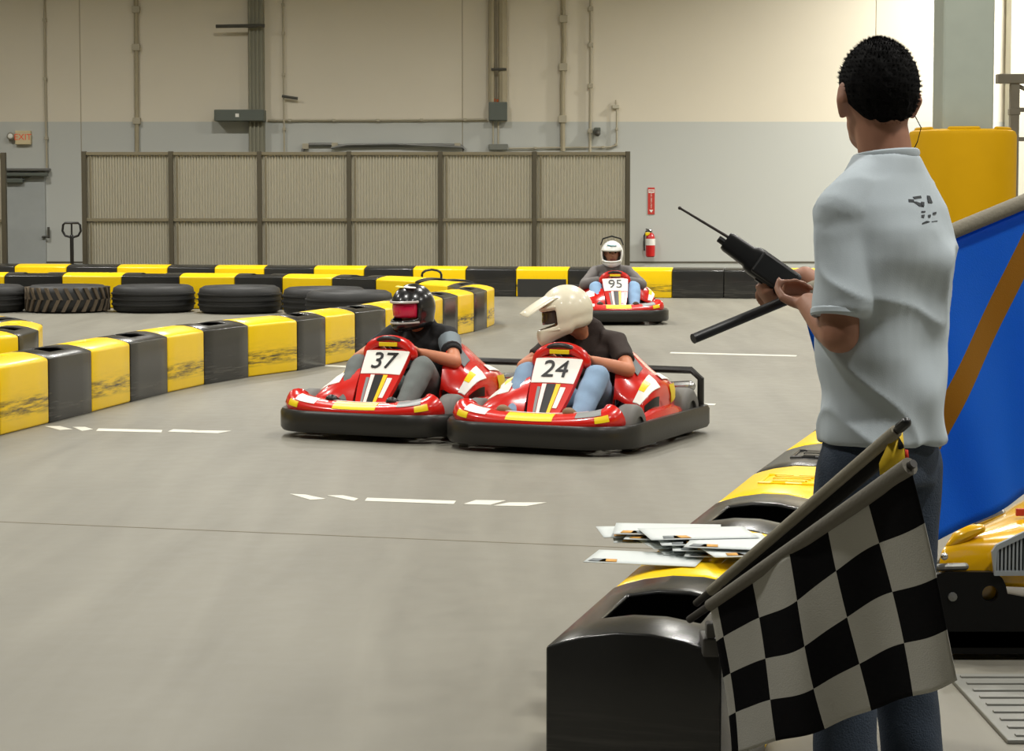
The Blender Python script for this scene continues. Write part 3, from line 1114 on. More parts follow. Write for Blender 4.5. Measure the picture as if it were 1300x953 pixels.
def grid_solid(rows, thick):
    """surface through rows of points, thickened downwards."""
    bm = bmesh.new()
    A = [[bm.verts.new(p) for p in r] for r in rows]
    B = [[bm.verts.new((p[0], p[1], p[2] - thick)) for p in r] for r in rows]
    R, Cn = len(rows), len(rows[0])
    for i in range(R - 1):
        for k in range(Cn - 1):
            bm.faces.new((A[i][k], A[i][k + 1], A[i + 1][k + 1], A[i + 1][k]))
            bm.faces.new((B[i][k], B[i + 1][k], B[i + 1][k + 1], B[i][k + 1]))
    for i in range(R - 1):
        bm.faces.new((A[i][0], A[i + 1][0], B[i + 1][0], B[i][0]))
        bm.faces.new((A[i][-1], B[i][-1], B[i + 1][-1], A[i + 1][-1]))
    for k in range(Cn - 1):
        bm.faces.new((A[0][k], B[0][k], B[0][k + 1], A[0][k + 1]))
        bm.faces.new((A[-1][k], A[-1][k + 1], B[-1][k + 1], B[-1][k]))
    return bm


def interp(rows, n):
    """Catmull-Rom between rows of points."""
    out = []
    m = len(rows)
    for i in range(m - 1):
        for s in range(n):
            t = s / n
            r = []
            for k in range(len(rows[0])):
                p = [Vector(rows[min(max(i + j, 0), m - 1)][k]) for j in (-1, 0, 1, 2)]
                r.append(0.5 * ((2 * p[1]) + (p[2] - p[0]) * t + (2 * p[0] - 5 * p[1] + 4 * p[2] - p[3]) * t * t + (3 * p[1] - p[0] - 3 * p[2] + p[3]) * t ** 3))
            out.append(r)
    out.append([Vector(p) for p in rows[-1]])
    return out


def smooth_grid(rows, n=4):
    a = interp(rows, n)
    b = interp([list(c) for c in zip(*a)], n)
    return [list(c) for c in zip(*b)]


# shield (steering fairing) runs from the nose (low, forward) up to the wheel (high, back)
SH0, SH1 = Vector((0.60, 0, 0.12)), Vector((0.27, 0, 0.51))

SHN = Vector((0.39, 0, 0.33)).normalized()


def shield_pt(u, y, lift=0.0):
    c = SH0.lerp(SH1, u)
    nrm = SHN
    return c + Vector((0, y, 0)) + nrm * (lift - 0.35 * y * y)


def shield_w(u):
    return 0.07 + 0.08 * u + (0.015 * math.sin(u * PI))


def kart_base(t, number, hoop=False, numlabel=None):
    # bumper ring
    prof = [(-0.022, 0.05), (0.018, 0.04), (0.03, 0.06), (0.03, 0.15), (0.018, 0.168), (-0.022, 0.165)]
    obj('bumper', sweep(bmesh.new(), rounded_path(-0.78, 0.74, 0.555, 0.26, 0.14, 8), prof, True), M_BUMP, t, smooth=True, angle=50)
    obj('floor_pan', prism(bmesh.new(), [(0.66, -0.3), (0.66, 0.3), (0.3, 0.36), (-0.72, 0.36), (-0.72, -0.36), (0.3, -0.36)], 0.07, 0.085), mat('pan_steel', (90, 88, 84), 0.4, metal=0.5), t)
    # nose fairing swept round the front
    path, sc = [], []
    for k in range(-10, 11):
        a = k / 10
        y = 0.45 * math.sin(a * PI / 2)
        x = 0.64 - 0.075 * abs(a) ** 2.2
        path.append((x, y, 0.165 + 0.045 * abs(a) ** 2))
        sc.append((0.85 - 0.2 * abs(a) ** 3, 0.9 + 0.45 * abs(a) ** 2))
    el = [(0.115 * math.cos(q * PI / 8), 0.062 * math.sin(q * PI / 8)) for q in range(16)]
    nf = obj('nose_fairing', sweep(bmesh.new(), path, el, scale=sc), M_RED, t, smooth=True, angle=60)
    sgn = 1  # side of the profile that faces outwards

    def band(i0, i1, a0, a1, m, nm='sticker'):
        o = obj(nm, sweep(bmesh.new(), path[i0:i1 + 1], arc_prof(0.115, 0.062, a0, a1, 5, 1.03), scale=sc[i0:i1 + 1]), m, nf, smooth=True)
        return o
    band(8, 12, 20, 75, M_YST)
    band(7, 13, 84, 110, M_WHITE)
    band(14, 17, 35, 80, M_GST)
    band(16, 18, 0, 30, M_YST)
    band(3, 6, 35, 80, M_WHITE)
    band(2, 4, 0, 30, M_YST)
    band(12, 15, 88, 115, M_WHITE)
    # steering shield
    rows = []
    for i in range(9):
        u = i / 8
        w = shield_w(u)
        rows.append([shield_pt(u, w * s) for s in (-1, -0.6, 0, 0.6, 1)])
    sh = obj('steering_shield', grid_solid(rows, 0.035), M_RED, t, smooth=True, angle=50)

    def sticker(u0, u1, s0, s1, m, nm='sticker', lift=0.004):
        rr = []
        for i in range(5):
            u = u0 + (u1 - u0) * i / 4
            w = shield_w(u)
            rr.append([shield_pt(u, w * (s0 + (s1 - s0) * j / 4), lift) for j in range(5)])
        return obj(nm, grid_solid(rr, 0.003), m, sh, smooth=True)
    npl = sticker(0.64, 0.975, -0.97, 0.97, M_WHITE, 'number_plate')
    sticker(0.1, 0.62, -0.2, 0.2, M_KST)
    sticker(0.1, 0.62, -0.42, -0.22, M_WHITE)
    sticker(0.1, 0.62, 0.22, 0.42, M_YST)
    sticker(0.1, 0.58, -0.62, -0.46, M_GST)
    sticker(0.3, 0.58, 0.46, 0.7, M_WHITE)
    q = shield_pt(0.81, 0, 0.007)
    # number reads from the front: its right is the kart's right (-Y reversed), its up runs up the shield
    upv = (SH1 - SH0).normalized()
    nv = SHN
    rv = upv.cross(nv)
    mtx = Matrix((rv, upv, nv)).transposed().to_4x4()
    no = obj('race_number', text_mesh(number, 0.165, 0.002), M_KST, sh)
    no.matrix_local = Matrix.Translation(q) @ mtx
    # red arch over the wheel
    arch = [(0.25, 0.148 * math.cos(a), 0.475 + 0.085 * math.sin(a)) for a in [PI * k / 12 for k in range(13)]]
    ah = obj('wheel_arch_fairing', tubem(arch, [(0.028, 0.034)] * 13, 10, ref=(1, 0, 0)), M_RED, t, smooth=True)
    obj('sticker', boxm((0.275, -0.06, 0.525), (0.287, 0.06, 0.55), 0.003), M_YST, ah)
    # steering wheel and column
    swc, ax = Vector((0.19, 0, 0.475)), Vector((-0.75, 0, 0.66)).normalized()
    a1, a2 = frame_axes(ax, Vector((0, 1, 0)))
    ring = [swc + a1 * (0.135 * math.cos(2 * PI * k / 24)) + a2 * (0.135 * math.sin(2 * PI * k / 24)) for k in range(24)]
    sw = obj('steering_wheel', tubem(ring, 0.014, 8, ref=ax, closed=True), M_KST, t, smooth=True)
    for k in (0, 8, 16):
        obj('spoke', tubem([swc, ring[k]], 0.011, 6), M_STEEL, sw)
    obj('steering_column', tubem([swc, (0.48, 0, 0.13)], 0.014, 8), M_STEEL, t)
    # right-hand tank cover beside the shield
    rows = smooth_grid([[(0.53, -0.13, 0.13), (0.53, -0.26, 0.14), (0.51, -0.36, 0.16), (0.49, -0.42, 0.16)],
                        [(0.47, -0.13, 0.26), (0.48, -0.25, 0.27), (0.46, -0.36, 0.25), (0.44, -0.43, 0.21)],
                        [(0.35, -0.15, 0.39), (0.34, -0.25, 0.37), (0.32, -0.36, 0.31), (0.30, -0.43, 0.25)],
                        [(0.20, -0.25, 0.40), (0.20, -0.30, 0.37), (0.18, -0.38, 0.31), (0.16, -0.44, 0.25)]], 3)
    sc_ = obj('tank_cover', grid_solid(rows, 0.03), M_RED, t, smooth=True, angle=50)
    obj('sticker', grid_solid(smooth_grid([[(r[k].x, r[k].y, r[k].z + 0.006) for k in (3, 5, 7)] for r in rows[4:8:1]], 1), 0.003), M_WHITE, sc_)
    # side pods
    for s in (1, -1):
        pod = obj('side_pod', tubem([(0.24, s * 0.47, 0.13), (0.05, s * 0.475, 0.14), (-0.28, s * 0.475, 0.14), (-0.42, s * 0.46, 0.14)], [(0.05, 0.04), (0.07, 0.055), (0.07, 0.055), (0.045, 0.04)], 10),
                  M_RED, t, smooth=True)
    # engine covers left and right of the seat
    for s in (1, -1):
        prow = []
        for x, yi, zi, ym, zm, yo, zo, zb in ((0.13, 0.275, 0.28, 0.36, 0.25, 0.43, 0.23, 0.16), (0.04, 0.26, 0.46, 0.37, 0.36, 0.47, 0.30, 0.18),
                                              (-0.10, 0.25, 0.54, 0.36, 0.42, 0.47, 0.315, 0.17), (-0.28, 0.23, 0.51, 0.35, 0.41, 0.46, 0.315, 0.17),
                                              (-0.44, 0.19, 0.44, 0.32, 0.37, 0.43, 0.31, 0.2), (-0.60, 0.12, 0.37, 0.26, 0.34, 0.35, 0.31, 0.22)):
            if s < 0:
                zi, zm = zi - 0.03, zm - 0.02
            prow.append([(x, s * yi, zi - 0.12), (x, s * yi, zi), (x - 0.0, s * ym, zm), (x, s * yo, zo), (x, s * (yo + 0.01), zb)])
        g = smooth_grid(prow, 3)
        ec = obj('engine_cover', grid_solid(g, 0.02), M_RED, t, smooth=True, angle=50)

        def patch(i0, i1, k0, k1, m, nm='sticker', lift=0.008):
            rr = [[(p.x, p.y + s * 0.005, p.z + lift) for p in r[k0:k1 + 1]] for r in g[i0:i1 + 1]]
            return obj(nm, grid_solid(rr, 0.004), m, ec, smooth=True)
        patch(0, 6, 7, 9, M_WHITE)
        patch(2, 4, 7, 8, M_YST, lift=0.011)
        patch(4, 6, 4, 6, mat('grey_vent', (112, 116, 118), 0.5), 'air_vent')
        patch(8, 12, 7, 8, M_WHITE)
        patch(9, 13, 9, 11, M_YST)
        patch(1, 5, 10, 11, M_KST)
    obj('engine_block', boxm((-0.66, -0.28, 0.09), (-0.38, 0.28, 0.28), 0.03), M_DKSTEEL, t)
    # seat
    srow = smooth_grid([[(0.19, -0.17, 0.13), (0.19, 0, 0.10), (0.19, 0.17, 0.13)], [(0.02, -0.19, 0.16), (0.02, 0, 0.10), (0.02, 0.19, 0.16)],
                        [(-0.19, -0.2, 0.24), (-0.21, 0, 0.13), (-0.19, 0.2, 0.24)], [(-0.27, -0.19, 0.40), (-0.31, 0, 0.34), (-0.27, 0.19, 0.40)],
                        [(-0.33, -0.16, 0.54), (-0.36, 0, 0.54), (-0.33, 0.16, 0.54)]], 3)
    obj('seat', grid_solid(srow, 0.025), mat('seat_black', (26, 26, 27), 0.5), t, smooth=True, angle=60)
    # wheels
    for x, y, r, w in ((0.37, 0.465, 0.132, 0.062), (0.37, -0.465, 0.132, 0.062), (-0.56, 0.43, 0.14, 0.085), (-0.56, -0.43, 0.14, 0.085)):
        wh = obj('wheel', lathe([(0.065, -w), (r - 0.03, -w), (r - 0.008, -w + 0.014), (r, -w + 0.035), (r, w - 0.035), (r - 0.008, w - 0.014), (r - 0.03, w), (0.065, w)], 24, True),
                 M_TYRE, t, (x, y, r), (PI / 2, 0, 0), smooth=True, angle=50)
        obj('rim', lathe([(0.066, -w * 0.8), (0.066, w * 0.8), (0.05, w * 0.5), (0.02, w * 0.5), (0.02, w * 0.95), (0.001, w * 0.95)], 20), M_STEEL, wh, smooth=True)
    obj('axle', tubem([(-0.56, -0.4, 0.14), (-0.56, 0.4, 0.14)], 0.018, 8), M_STEEL, t)
    obj('front_axle', tubem([(0.37, -0.42, 0.132), (0.37, 0.42, 0.132)], 0.014, 8), M_STEEL, t)
    # rear guard hoop
    obj('rear_guard', tubem([(-0.745, 0.50, 0.16), (-0.745, 0.5, 0.32), (-0.745, 0.44, 0.37), (-0.745, 0.2, 0.37), (-0.745, -0.2, 0.37), (-0.745, -0.44, 0.37), (-0.745, -0.5, 0.32), (-0.745, -0.50, 0.16)],
                            0.022, 8, ref=(1, 0, 0)), M_BUMP, t, smooth=True)
    obj('exhaust_can', tubem([(-0.66, 0.34, 0.27), (-0.66, 0.46, 0.28)], 0.035, 10), M_CHROME, t, smooth=True)
    # pedals
    for s in (1, -1):
        obj('pedal', tubem([(0.60, s * 0.17, 0.08), (0.62, s * 0.17, 0.15)], 0.01, 6), M_STEEL, t)
    if hoop:
        obj('roll_hoop', tubem([(-0.55, -0.19, 0.3), (-0.55, -0.19, 0.78)] + [(-0.55, -0.19 * math.cos(a), 0.80 + 0.19 * math.sin(a)) for a in [PI * k / 8 for k in range(1, 8)]] + [(-0.55, 0.19, 0.78), (-0.55, 0.19, 0.3)],
                               0.012, 8, ref=(1, 0, 0)), M_KST, t, smooth=True)


# ------------------------------------------------------------------ hands
def add_hand(bm, wrist, fwd, palm_n, side, curl=1.0, size=1.0, thumb_out=1.0, spread=0.0):
    """hand from the wrist along fwd; palm faces palm_n; thumb on the 'side' vector; fingers bend towards palm_n."""
    wrist, f, n = Vector(wrist), Vector(fwd).normalized(), Vector(palm_n)
    n = (n - f * n.dot(f)).normalized()
    s = Vector(side)
    s = (s - f * s.dot(f) - n * s.dot(n)).normalized()
    k = size
    # palm
    tube(bm, [wrist, wrist + f * 0.03 * k, wrist + f * 0.065 * k, wrist + f * 0.088 * k], [(0.017 * k, 0.025 * k), (0.016 * k, 0.034 * k), (0.015 * k, 0.039 * k), (0.012 * k, 0.038 * k)], 12, ref=n)
    for i, (off, ln) in enumerate(((0.029, 0.072), (0.010, 0.080), (-0.009, 0.074), (-0.027, 0.058))):
        b = wrist + f * (0.085 * k) + s * (off * k)
        dirs, p, pts = f, b, [b - f * 0.012 * k, b]
        ang = 0
        for j, (fr, da) in enumerate(((0.45, 55), (0.32, 70), (0.23, 45))):
            ang += math.radians(da) * curl * (1 + 0.05 * i)
            dd = f * math.cos(ang) + n * math.sin(ang) + s * (off * spread * 6)
            p = p + dd.normalized() * (ln * fr * k)
            pts.append(p)
        tube(bm, pts, [0.0092 * k, 0.0092 * k, 0.0088 * k, 0.0080 * k, 0.0070 * k], 8, ref=s)
    b = wrist + f * (0.03 * k) + s * (0.022 * k)
    t1 = (s * 0.8 * thumb_out + f * 0.55 + n * 0.35).normalized()
    t2 = (f * 0.75 + n * 0.6 * curl + s * 0.15 * thumb_out).normalized()
    t3 = (f * 0.55 + n * 0.85 * curl - s * 0.25 * curl).normalized()
    p1 = b + t1 * 0.035 * k
    p2 = p1 + t2 * 0.032 * k
    p3 = p2 + t3 * 0.024 * k
    tube(bm, [b - t1 * 0.01, b, p1, p2, p3], [0.013 * k, 0.014 * k, 0.0115 * k, 0.0102 * k, 0.008 * k], 8, ref=n)


# ------------------------------------------------------------------ helmets
def helmet(kind, parent, loc, yaw, pitch, shell_m, trim_m, visor_m, label, sc=1.0):
    """local: forward +X, up +Z, centred on the head."""
    bm = bmesh.new()
    nu, nv = 40, 26
    moto = kind == 'moto'

    def sm(a, b, x):
        x = min(1, max(0, (x - a) / (b - a)))
        return x * x * (3 - 2 * x)
    rings = []
    for j in range(nv + 1):
        th = -1.02 + (PI / 2 + 1.02) * j / nv
        rg = []
        for i in range(nu):
            ph = 2 * PI * i / nu
            cx, cyy = math.cos(ph), math.sin(ph)
            r = Vector((0.150 * math.cos(th) * cx, 0.128 * math.cos(th) * cyy, 0.146 * math.sin(th)))
            low = sm(0.05, -0.6, th)
            front = max(0, cx) ** 2
            r.x += low * front * (0.050 if moto else 0.03)
            # keep the jaw wide
            r.x *= 1 + 0.25 * sm(-0.3, -1.0, th) * 1.0
            r.y *= 1 + 0.30 * sm(-0.3, -1.0, th)
            if moto and cx < 0:
                r.z += 0.02 * low
            if cx > 0.2:
                r.z -= (0.045 if moto else 0.02) * sm(-0.2, -0.9, th) * front
            rg.append(r)
        rings.append((th, rg))
    vs = [[bm.verts.new(p) for p in rg] for th, rg in rings]
    for j in range(nv):
        thm = (rings[j][0] + rings[j + 1][0]) / 2
        for i in range(nu):
            ph = 2 * PI * (i + 0.5) / nu
            if ph > PI:
                ph -= 2 * PI
            port = abs(ph) < math.radians(62) and (-0.42 if moto else -0.40) < thm < (0.22 if moto else 0.30)
            if port:
                continue
            bm.faces.new((vs[j][i], vs[j][(i + 1) % nu], vs[j + 1][(i + 1) % nu], vs[j + 1][i]))
    bmesh.ops.remove_doubles(bm, verts=bm.verts, dist=0.0005)
    bmesh.ops.recalc_face_normals(bm, faces=bm.faces)
    me = baked(bm, [('SOLIDIFY', dict(thickness=0.018, offset=-1)), ('SUBSURF', dict(levels=1, render_levels=1))], 'helmet')
    me.materials.clear()
    me.shade_smooth()
    h = obj('helmet', me, shell_m, parent, loc, (0, pitch, yaw))
    h.scale = (sc, sc, sc)
    tag(h, label)
    # visor / goggles inside the port
    vb = bmesh.new()
    rows = []
    t0, t1 = (-0.36, 0.2) if moto else (-0.4, 0.28)
    for j in range(7):
        th = t0 + (t1 - t0) * j / 6
        rr = []
        for i in range(13):
            ph = math.radians(-60 + 120 * i / 12)
            bx = 0.02 * max(0, -th) / 0.4 if moto else 0.008 * max(0, -th) / 0.4
            rr.append(Vector(((0.137 + bx) * math.cos(th) * math.cos(ph), 0.117 * math.cos(th) * math.sin(ph), 0.135 * math.sin(th))))
        rows.append(rr)
    A = [[vb.verts.new(p) for p in r] for r in rows]
    for j in range(6):
        for i in range(12):
            vb.faces.new((A[j][i], A[j][i + 1], A[j + 1][i + 1], A[j + 1][i]))
    if visor_m is not None:
        vm = baked(vb, [('SOLIDIFY', dict(thickness=0.004))], 'visor')
        vm.materials.clear()
        vm.shade_smooth()
        obj('visor', vm, visor_m, h)
    else:
        vb.free()
    # peak
    if moto or kind == 'peak':
        ln = 0.125 if moto else 0.05
        rows = []
        for j in range(6):
            f = j / 5
            rr = []
            for i in range(9):
                g = -1 + i / 4
                y = g * (0.10 + 0.0 * f)
                x = 0.085 + (ln + 0.045) * f - 0.05 * g * g * (1 - 0.3 * f)
                z = 0.112 - 0.050 * f - 0.02 * f * f - 0.020 * g * g
                rr.append((x, y, z))
            rows.append(rr)
        obj('peak', grid_solid(rows, 0.006), trim_m if kind == 'peak' else shell_m, h, smooth=True, angle=60)
    # trim edge along the jaw and brow
    jaw = [(0.150 * math.cos(-0.5) * math.cos(p) * 1.02 + (0.04 if moto else 0.03) * max(0, math.cos(p)) ** 2, 0.128 * math.cos(-0.5) * math.sin(p) * 1.04, 0.146 * math.sin(-0.5) - 0.012)
           for p in [math.radians(-64 + 128 * k / 12) for k in range(13)]]
    obj('jaw_trim', tubem(jaw, (0.007), 6), trim_m, h, smooth=True)
    brow = [(0.150 * math.cos(0.3) * math.cos(p) * 1.012, 0.128 * math.cos(0.3) * math.sin(p) * 1.012, 0.146 * math.sin(0.3)) for p in [math.radians(-62 + 124 * k / 12) for k in range(13)]]
    obj('brow_trim', tubem(brow, (0.008), 6), trim_m, h, smooth=True)
    return h


# ------------------------------------------------------------------ drivers (kart local frame)
def driver(kart, label, shirt_m, pants_m, shoe_m, skin_m, long_sleeve, seed, hoff=(0, 0, 0)):
    hip = Vector((-0.12, 0, 0.20))
    lean = 0.0
    sh = Vector((-0.16, 0, 0.575))
    neck, head = Vector((-0.14, 0, 0.64)) + Vector(hoff) * 0.4, Vector((-0.085, 0, 0.75)) + Vector(hoff)
    A = {}
    for s in (1, -1):
        A[s] = dict(sho=sh + Vector((0, s * 0.185, -0.01)), elb=Vector((0.04, s * 0.33, 0.425)), wri=Vector((0.145, s * 0.15, 0.485)),
                    hipj=hip + Vector((0.02, s * 0.09, 0)), knee=Vector((0.25, s * 0.215, 0.40)), ank=Vector((0.49, s * 0.20, 0.165)), toe=Vector((0.60, s * 0.20, 0.215)))

    def torso(bm, g):
        tube(bm, [hip + Vector((-0.02, 0, -0.02)), Vector((-0.15, 0, 0.30)), Vector((-0.17, 0, 0.44)), sh + Vector((0, 0, -0.05)), sh + Vector((0.0, 0, 0.03))],
             [(0.105 + g, 0.165 + g), (0.10 + g, 0.15 + g), (0.105 + g, 0.165 + g), (0.095 + g, 0.18 + g), (0.05 + g, 0.10 + g)], 18, ref=(1, 0, 0))
    # skin body, whole figure in one surface
    bm = bmesh.new()
    torso(bm, 0)
    tube(bm, [sh, neck, head + Vector((0, 0, -0.06))], [0.06, 0.055, 0.055], 12)
    ellip(bm, head, (0.098, 0.078, 0.115))
    tube(bm, [head + Vector((0.085, 0, 0.02)), head + Vector((0.112, 0, -0.022))], [0.009, 0.014], 8)
    ellip(bm, head + Vector((0.03, 0, -0.075)), (0.06, 0.055, 0.045))
    for s in (1, -1):
        q = A[s]
        ellip(bm, head + Vector((-0.005, s * 0.08, 0)), (0.02, 0.012, 0.032))
        tube(bm, [q['sho'], (q['sho'] + q['elb']) / 2, q['elb']], [0.055, 0.047, 0.041], 12)
        tube(bm, [q['elb'], q['elb'].lerp(q['wri'], 0.35), q['wri']], [0.042, 0.041, 0.027], 12)
        add_hand(bm, q['wri'], Vector((0.05, -s * 0.03, 0.035)), Vector((0.5, -s * 0.5, -0.7)), Vector((-0.2, -s * 0.4, 0.9)), 0.9, 0.95)
        tube(bm, [q['hipj'], q['hipj'].lerp(q['knee'], 0.5), q['knee']], [0.088, 0.075, 0.056], 12)
        tube(bm, [q['knee'], q['knee'].lerp(q['ank'], 0.35), q['ank']], [0.056, 0.056, 0.038], 12)
        tube(bm, [q['ank'], q['toe']], [0.038, 0.03], 10)
    me = fuse('person', bm, 0.009, 2)
    body = obj('person', me, skin_m)
    tag(body, label, 'person')
    body.parent = None
    # clothes
    bm = bmesh.new()
    torso(bm, 0.014)
    for s in (1, -1):
        q = A[s]
        e = q['elb'] if long_sleeve else q['sho'].lerp(q['elb'], 0.68)
        tube(bm, [sh + Vector((0, s * 0.10, 0.0)), q['sho'], q['sho'].lerp(e, 0.5), e], [0.07, 0.072, 0.066, 0.06], 14, cap='round' if long_sleeve else 'flat')
        if long_sleeve:
            tube(bm, [e, e.lerp(q['wri'], 0.5), e.lerp(q['wri'], 0.95)], [0.06, 0.055, 0.042], 14, cap='flat')
    off = Vector((seed * 3.1, seed * 1.7, 0))
    sme = fuse('shirt', bm, 0.010, 2, lambda c: 0.006 * noise.noise(c * 13 + off))
    shirt = obj('jacket' if long_sleeve else 't_shirt', sme, shirt_m, body)
    bm = bmesh.new()
    tube(bm, [hip + Vector((-0.06, 0, -0.03)), hip + Vector((0.0, 0, 0.0)), hip + Vector((-0.03, 0, 0.08))], [(0.11, 0.165), (0.115, 0.175), (0.112, 0.168)], 16, ref=(1, 0, 0))
    for s in (1, -1):
        q = A[s]
        tube(bm, [q['hipj'], q['hipj'].lerp(q['knee'], 0.5), q['knee']], [0.105, 0.092, 0.074], 14)
        tube(bm, [q['knee'], q['knee'].lerp(q['ank'], 0.4), q['ank'].lerp(q['knee'], 0.04)], [0.074, 0.072, 0.058], 14, cap='flat')
    jme = fuse('jeans', bm, 0.010, 2, lambda c: 0.006 * noise.noise(c * 15 - off))
    obj('trousers', jme, pants_m, body)
    for s in (1, -1):
        q = A[s]
        bm = bmesh.new()
        d = (q['toe'] - q['ank']).normalized()
        tube(bm, [q['ank'] + Vector((-0.02, 0, -0.02)), q['ank'] + d * 0.06 + Vector((0, 0, -0.012)), q['toe'] + d * 0.02], [(0.05, 0.042), (0.046, 0.046), (0.034, 0.042)], 12)
        sm_ = fuse('shoe', bm, 0.008, 2)
        so = obj('shoe', sm_, shoe_m, body)
        obj('sole', tubem([q['ank'] + Vector((-0.02, 0, -0.068)), q['ank'] + d * 0.08 + Vector((0.01, 0, -0.06)), q['toe'] + d * 0.03 + Vector((0.012, 0, -0.034))], [(0.012, 0.042), (0.012, 0.047), (0.012, 0.04)], 10),
            M_RUB, so, smooth=True)
    # eyes and mouth
    for s in (1, -1):
        bm = bmesh.new()
        ellip(bm, head + Vector((0.088, s * 0.032, 0.018)), (0.010, 0.013, 0.010), u=10, v=8)
        obj('eye', bm, mat('eye_dark', (40, 30, 26), 0.2), body, smooth=True)
    obj('mouth', tubem([head + Vector((0.085, -0.025, -0.06)), head + Vector((0.094, 0, -0.06)), head + Vector((0.085, 0.025, -0.06))], 0.006, 6), mat('lips', (140, 70, 62), 0.5), body, smooth=True)
    body.location = kart.location
    body.rotation_euler = kart.rotation_euler
    return body, head, shirt


def heading(hx, hy):
    return math.atan2(hy, hx)


YAW = math.radians(24)
KZ = heading(-math.sin(YAW), -math.cos(YAW))
# kart with the white motocross helmet
k1 = thing('go_kart', 'red racing kart with black bumper driven by the off-white helmet driver', 'go kart', (0.385, 12.38, 0), KZ, 'red racing karts')
kart_base(k1, '24')
M_BROWN = mat('brown_shirt', (44, 32, 27), 0.85, var=0.1, bump=0.2, bscale=200)
M_DENIM = mat('light_denim', (132, 158, 186), 0.85, var=0.14, scale=14, bump=0.2, bscale=220)
M_TAN = mat('tan_shoe', (124, 96, 66), 0.6)
b1, hd1, _ = driver(k1, 'person in brown T-shirt and jeans driving a kart in an off-white peaked helmet', M_BROWN, M_DENIM, M_TAN, M_SKIN2, False, 1, (0.07, -0.08, 0.0))
M_BONE = mat('bone_shell', (226, 218, 194), 0.3, var=0.03, coat=0.3)
helmet('moto', b1, hd1 + Vector((0, 0, 0.005)), math.radians(-63), math.radians(12), M_BONE, M_BONE, mat('goggle_dark', (58, 44, 40), 0.2), 'off-white motocross helmet with a long peak', 1.06)

k2 = thing('go_kart', 'red racing kart with number 37 driven by the person in black', 'go kart', (-0.63, 13.0, 0), KZ, 'red racing karts')
kart_base(k2, '37')
M_BLKT = mat('black_shirt', (20, 20, 22), 0.85, bump=0.2, bscale=200)
M_GREYJ = mat('grey_trousers', (104, 110, 108), 0.85, var=0.12, scale=14, bump=0.2, bscale=200)
b2, hd2, sh2 = driver(k2, 'person in black T-shirt and grey trousers driving kart 37 in black and pink helmet', M_BLKT, M_GREYJ, M_KST, M_SKIN2, False, 2, (0.03, 0.0, -0.01))
h2 = helmet('full', b2, hd2 + Vector((0, 0, 0.005)), math.radians(-18), math.radians(4), mat('helmet_black', (24, 24, 26), 0.25, coat=0.5), mat('helmet_silver', (186, 182, 176), 0.3),
            mat('pink_visor', (196, 26, 66), 0.15, coat=0.5), 'black and silver helmet with a pink visor')
for s, c in ((0.5, M_WHITE), (-0.4, M_YST)):
    q = [(0.1 * math.cos(a), 0.09 * math.sin(a) + 0.0, 0.128) for a in (s - 0.3, s, s + 0.3)]
    obj('sticker', tubem([(0.06, s * 0.08 - 0.03, 0.131), (0.07, s * 0.08, 0.130), (0.06, s * 0.08 + 0.03, 0.128)], (0.006, 0.018), 8), c, h2, smooth=True)
# pale sleeve print
slp = obj('sleeve_print', tubem([(-0.115, 0.218, 0.54), (-0.05, 0.262, 0.49)], [(0.075, 0.072), (0.07, 0.066)], 14, cap='flat'), mat('pale_print', (120, 132, 138), 0.8), b2, smooth=True)

k3 = thing('go_kart', 'red racing kart with number 95 coming head-on in front of the back row', 'go kart', (1.15, 24.3, 0), heading(0.05, -1.0), 'red racing karts')
kart_base(k3, '95', hoop=False)
M_JKT = mat('grey_jacket', (112, 108, 106), 0.85, var=0.15, scale=10, bump=0.2, bscale=160)
b3, hd3, _ = driver(k3, 'person in a grey jacket and light blue jeans driving kart 95 in a white helmet', M_JKT, mat('pale_denim', (140, 174, 210), 0.85, var=0.1), mat('brown_shoe', (66, 50, 36), 0.7), M_SKIN, True, 3, (0, 0, 0.02))
h3 = helmet('full', b3, hd3 + Vector((0, 0, 0.005)), math.radians(-8), math.radians(6), mat('helmet_white', (232, 234, 230), 0.25, coat=0.4), mat('helmet_grey', (150, 148, 136), 0.4), None,
            'white open-visor helmet with a teal flash', 1.02)
obj('sticker', tubem([(0.10, -0.04, 0.105), (0.115, 0.0, 0.10), (0.1, 0.045, 0.10)], (0.006, 0.012), 8), mat('teal', (30, 120, 130), 0.4), h3, smooth=True)
obj('raised_visor', tubem([(-0.0, -0.125, 0.10), (0.03, -0.10, 0.17), (0.04, 0, 0.20), (0.03, 0.10, 0.17), (0.0, 0.125, 0.10)], [(0.009, 0.005)] * 5, 8), M_KST, h3, smooth=True)

# ------------------------------------------------------------------ the marshal (local: facing +Y, left -X)
MX, MY, MROT = 0.797, 4.58, math.radians(45)
MM = Matrix.Translation((MX, MY, 0)) @ Matrix.Rotation(MROT, 4, 'Z')
MI = MM.inverted()


def wl(p):
    return MI @ Vector(p)


HC = wl((0.788, 4.60, 1.638))       # centre of the skull
HY = math.radians(12) - MROT         # head turned back towards straight ahead
RH = Matrix.Rotation(HY, 4, 'Z')
shoL, shoR = Vector((-0.136, 0.0, 1.385)), Vector((0.118, 0.0, 1.378))
elbL = wl(D(1066, 424, 4.44))
wriL = wl(D(1027, 386, 4.69))
elbR = Vector((0.19, 0.19, 1.13))
wriR = wl(D(1022, 352, 4.885))
TORSO = [(0.84, 0.12, 0.085), (0.95, 0.125, 0.088), (1.06, 0.14, 0.095), (1.18, 0.15, 0.10), (1.30, 0.155, 0.104), (1.37, 0.15, 0.095), (1.42, 0.12, 0.075), (1.47, 0.07, 0.055)]
hipL, hipR = Vector((-0.075, 0, 0.84)), Vector((0.075, 0, 0.84))
kneeL, kneeR = Vector((-0.10, 0.03, 0.48)), Vector((0.10, 0.02, 0.48))
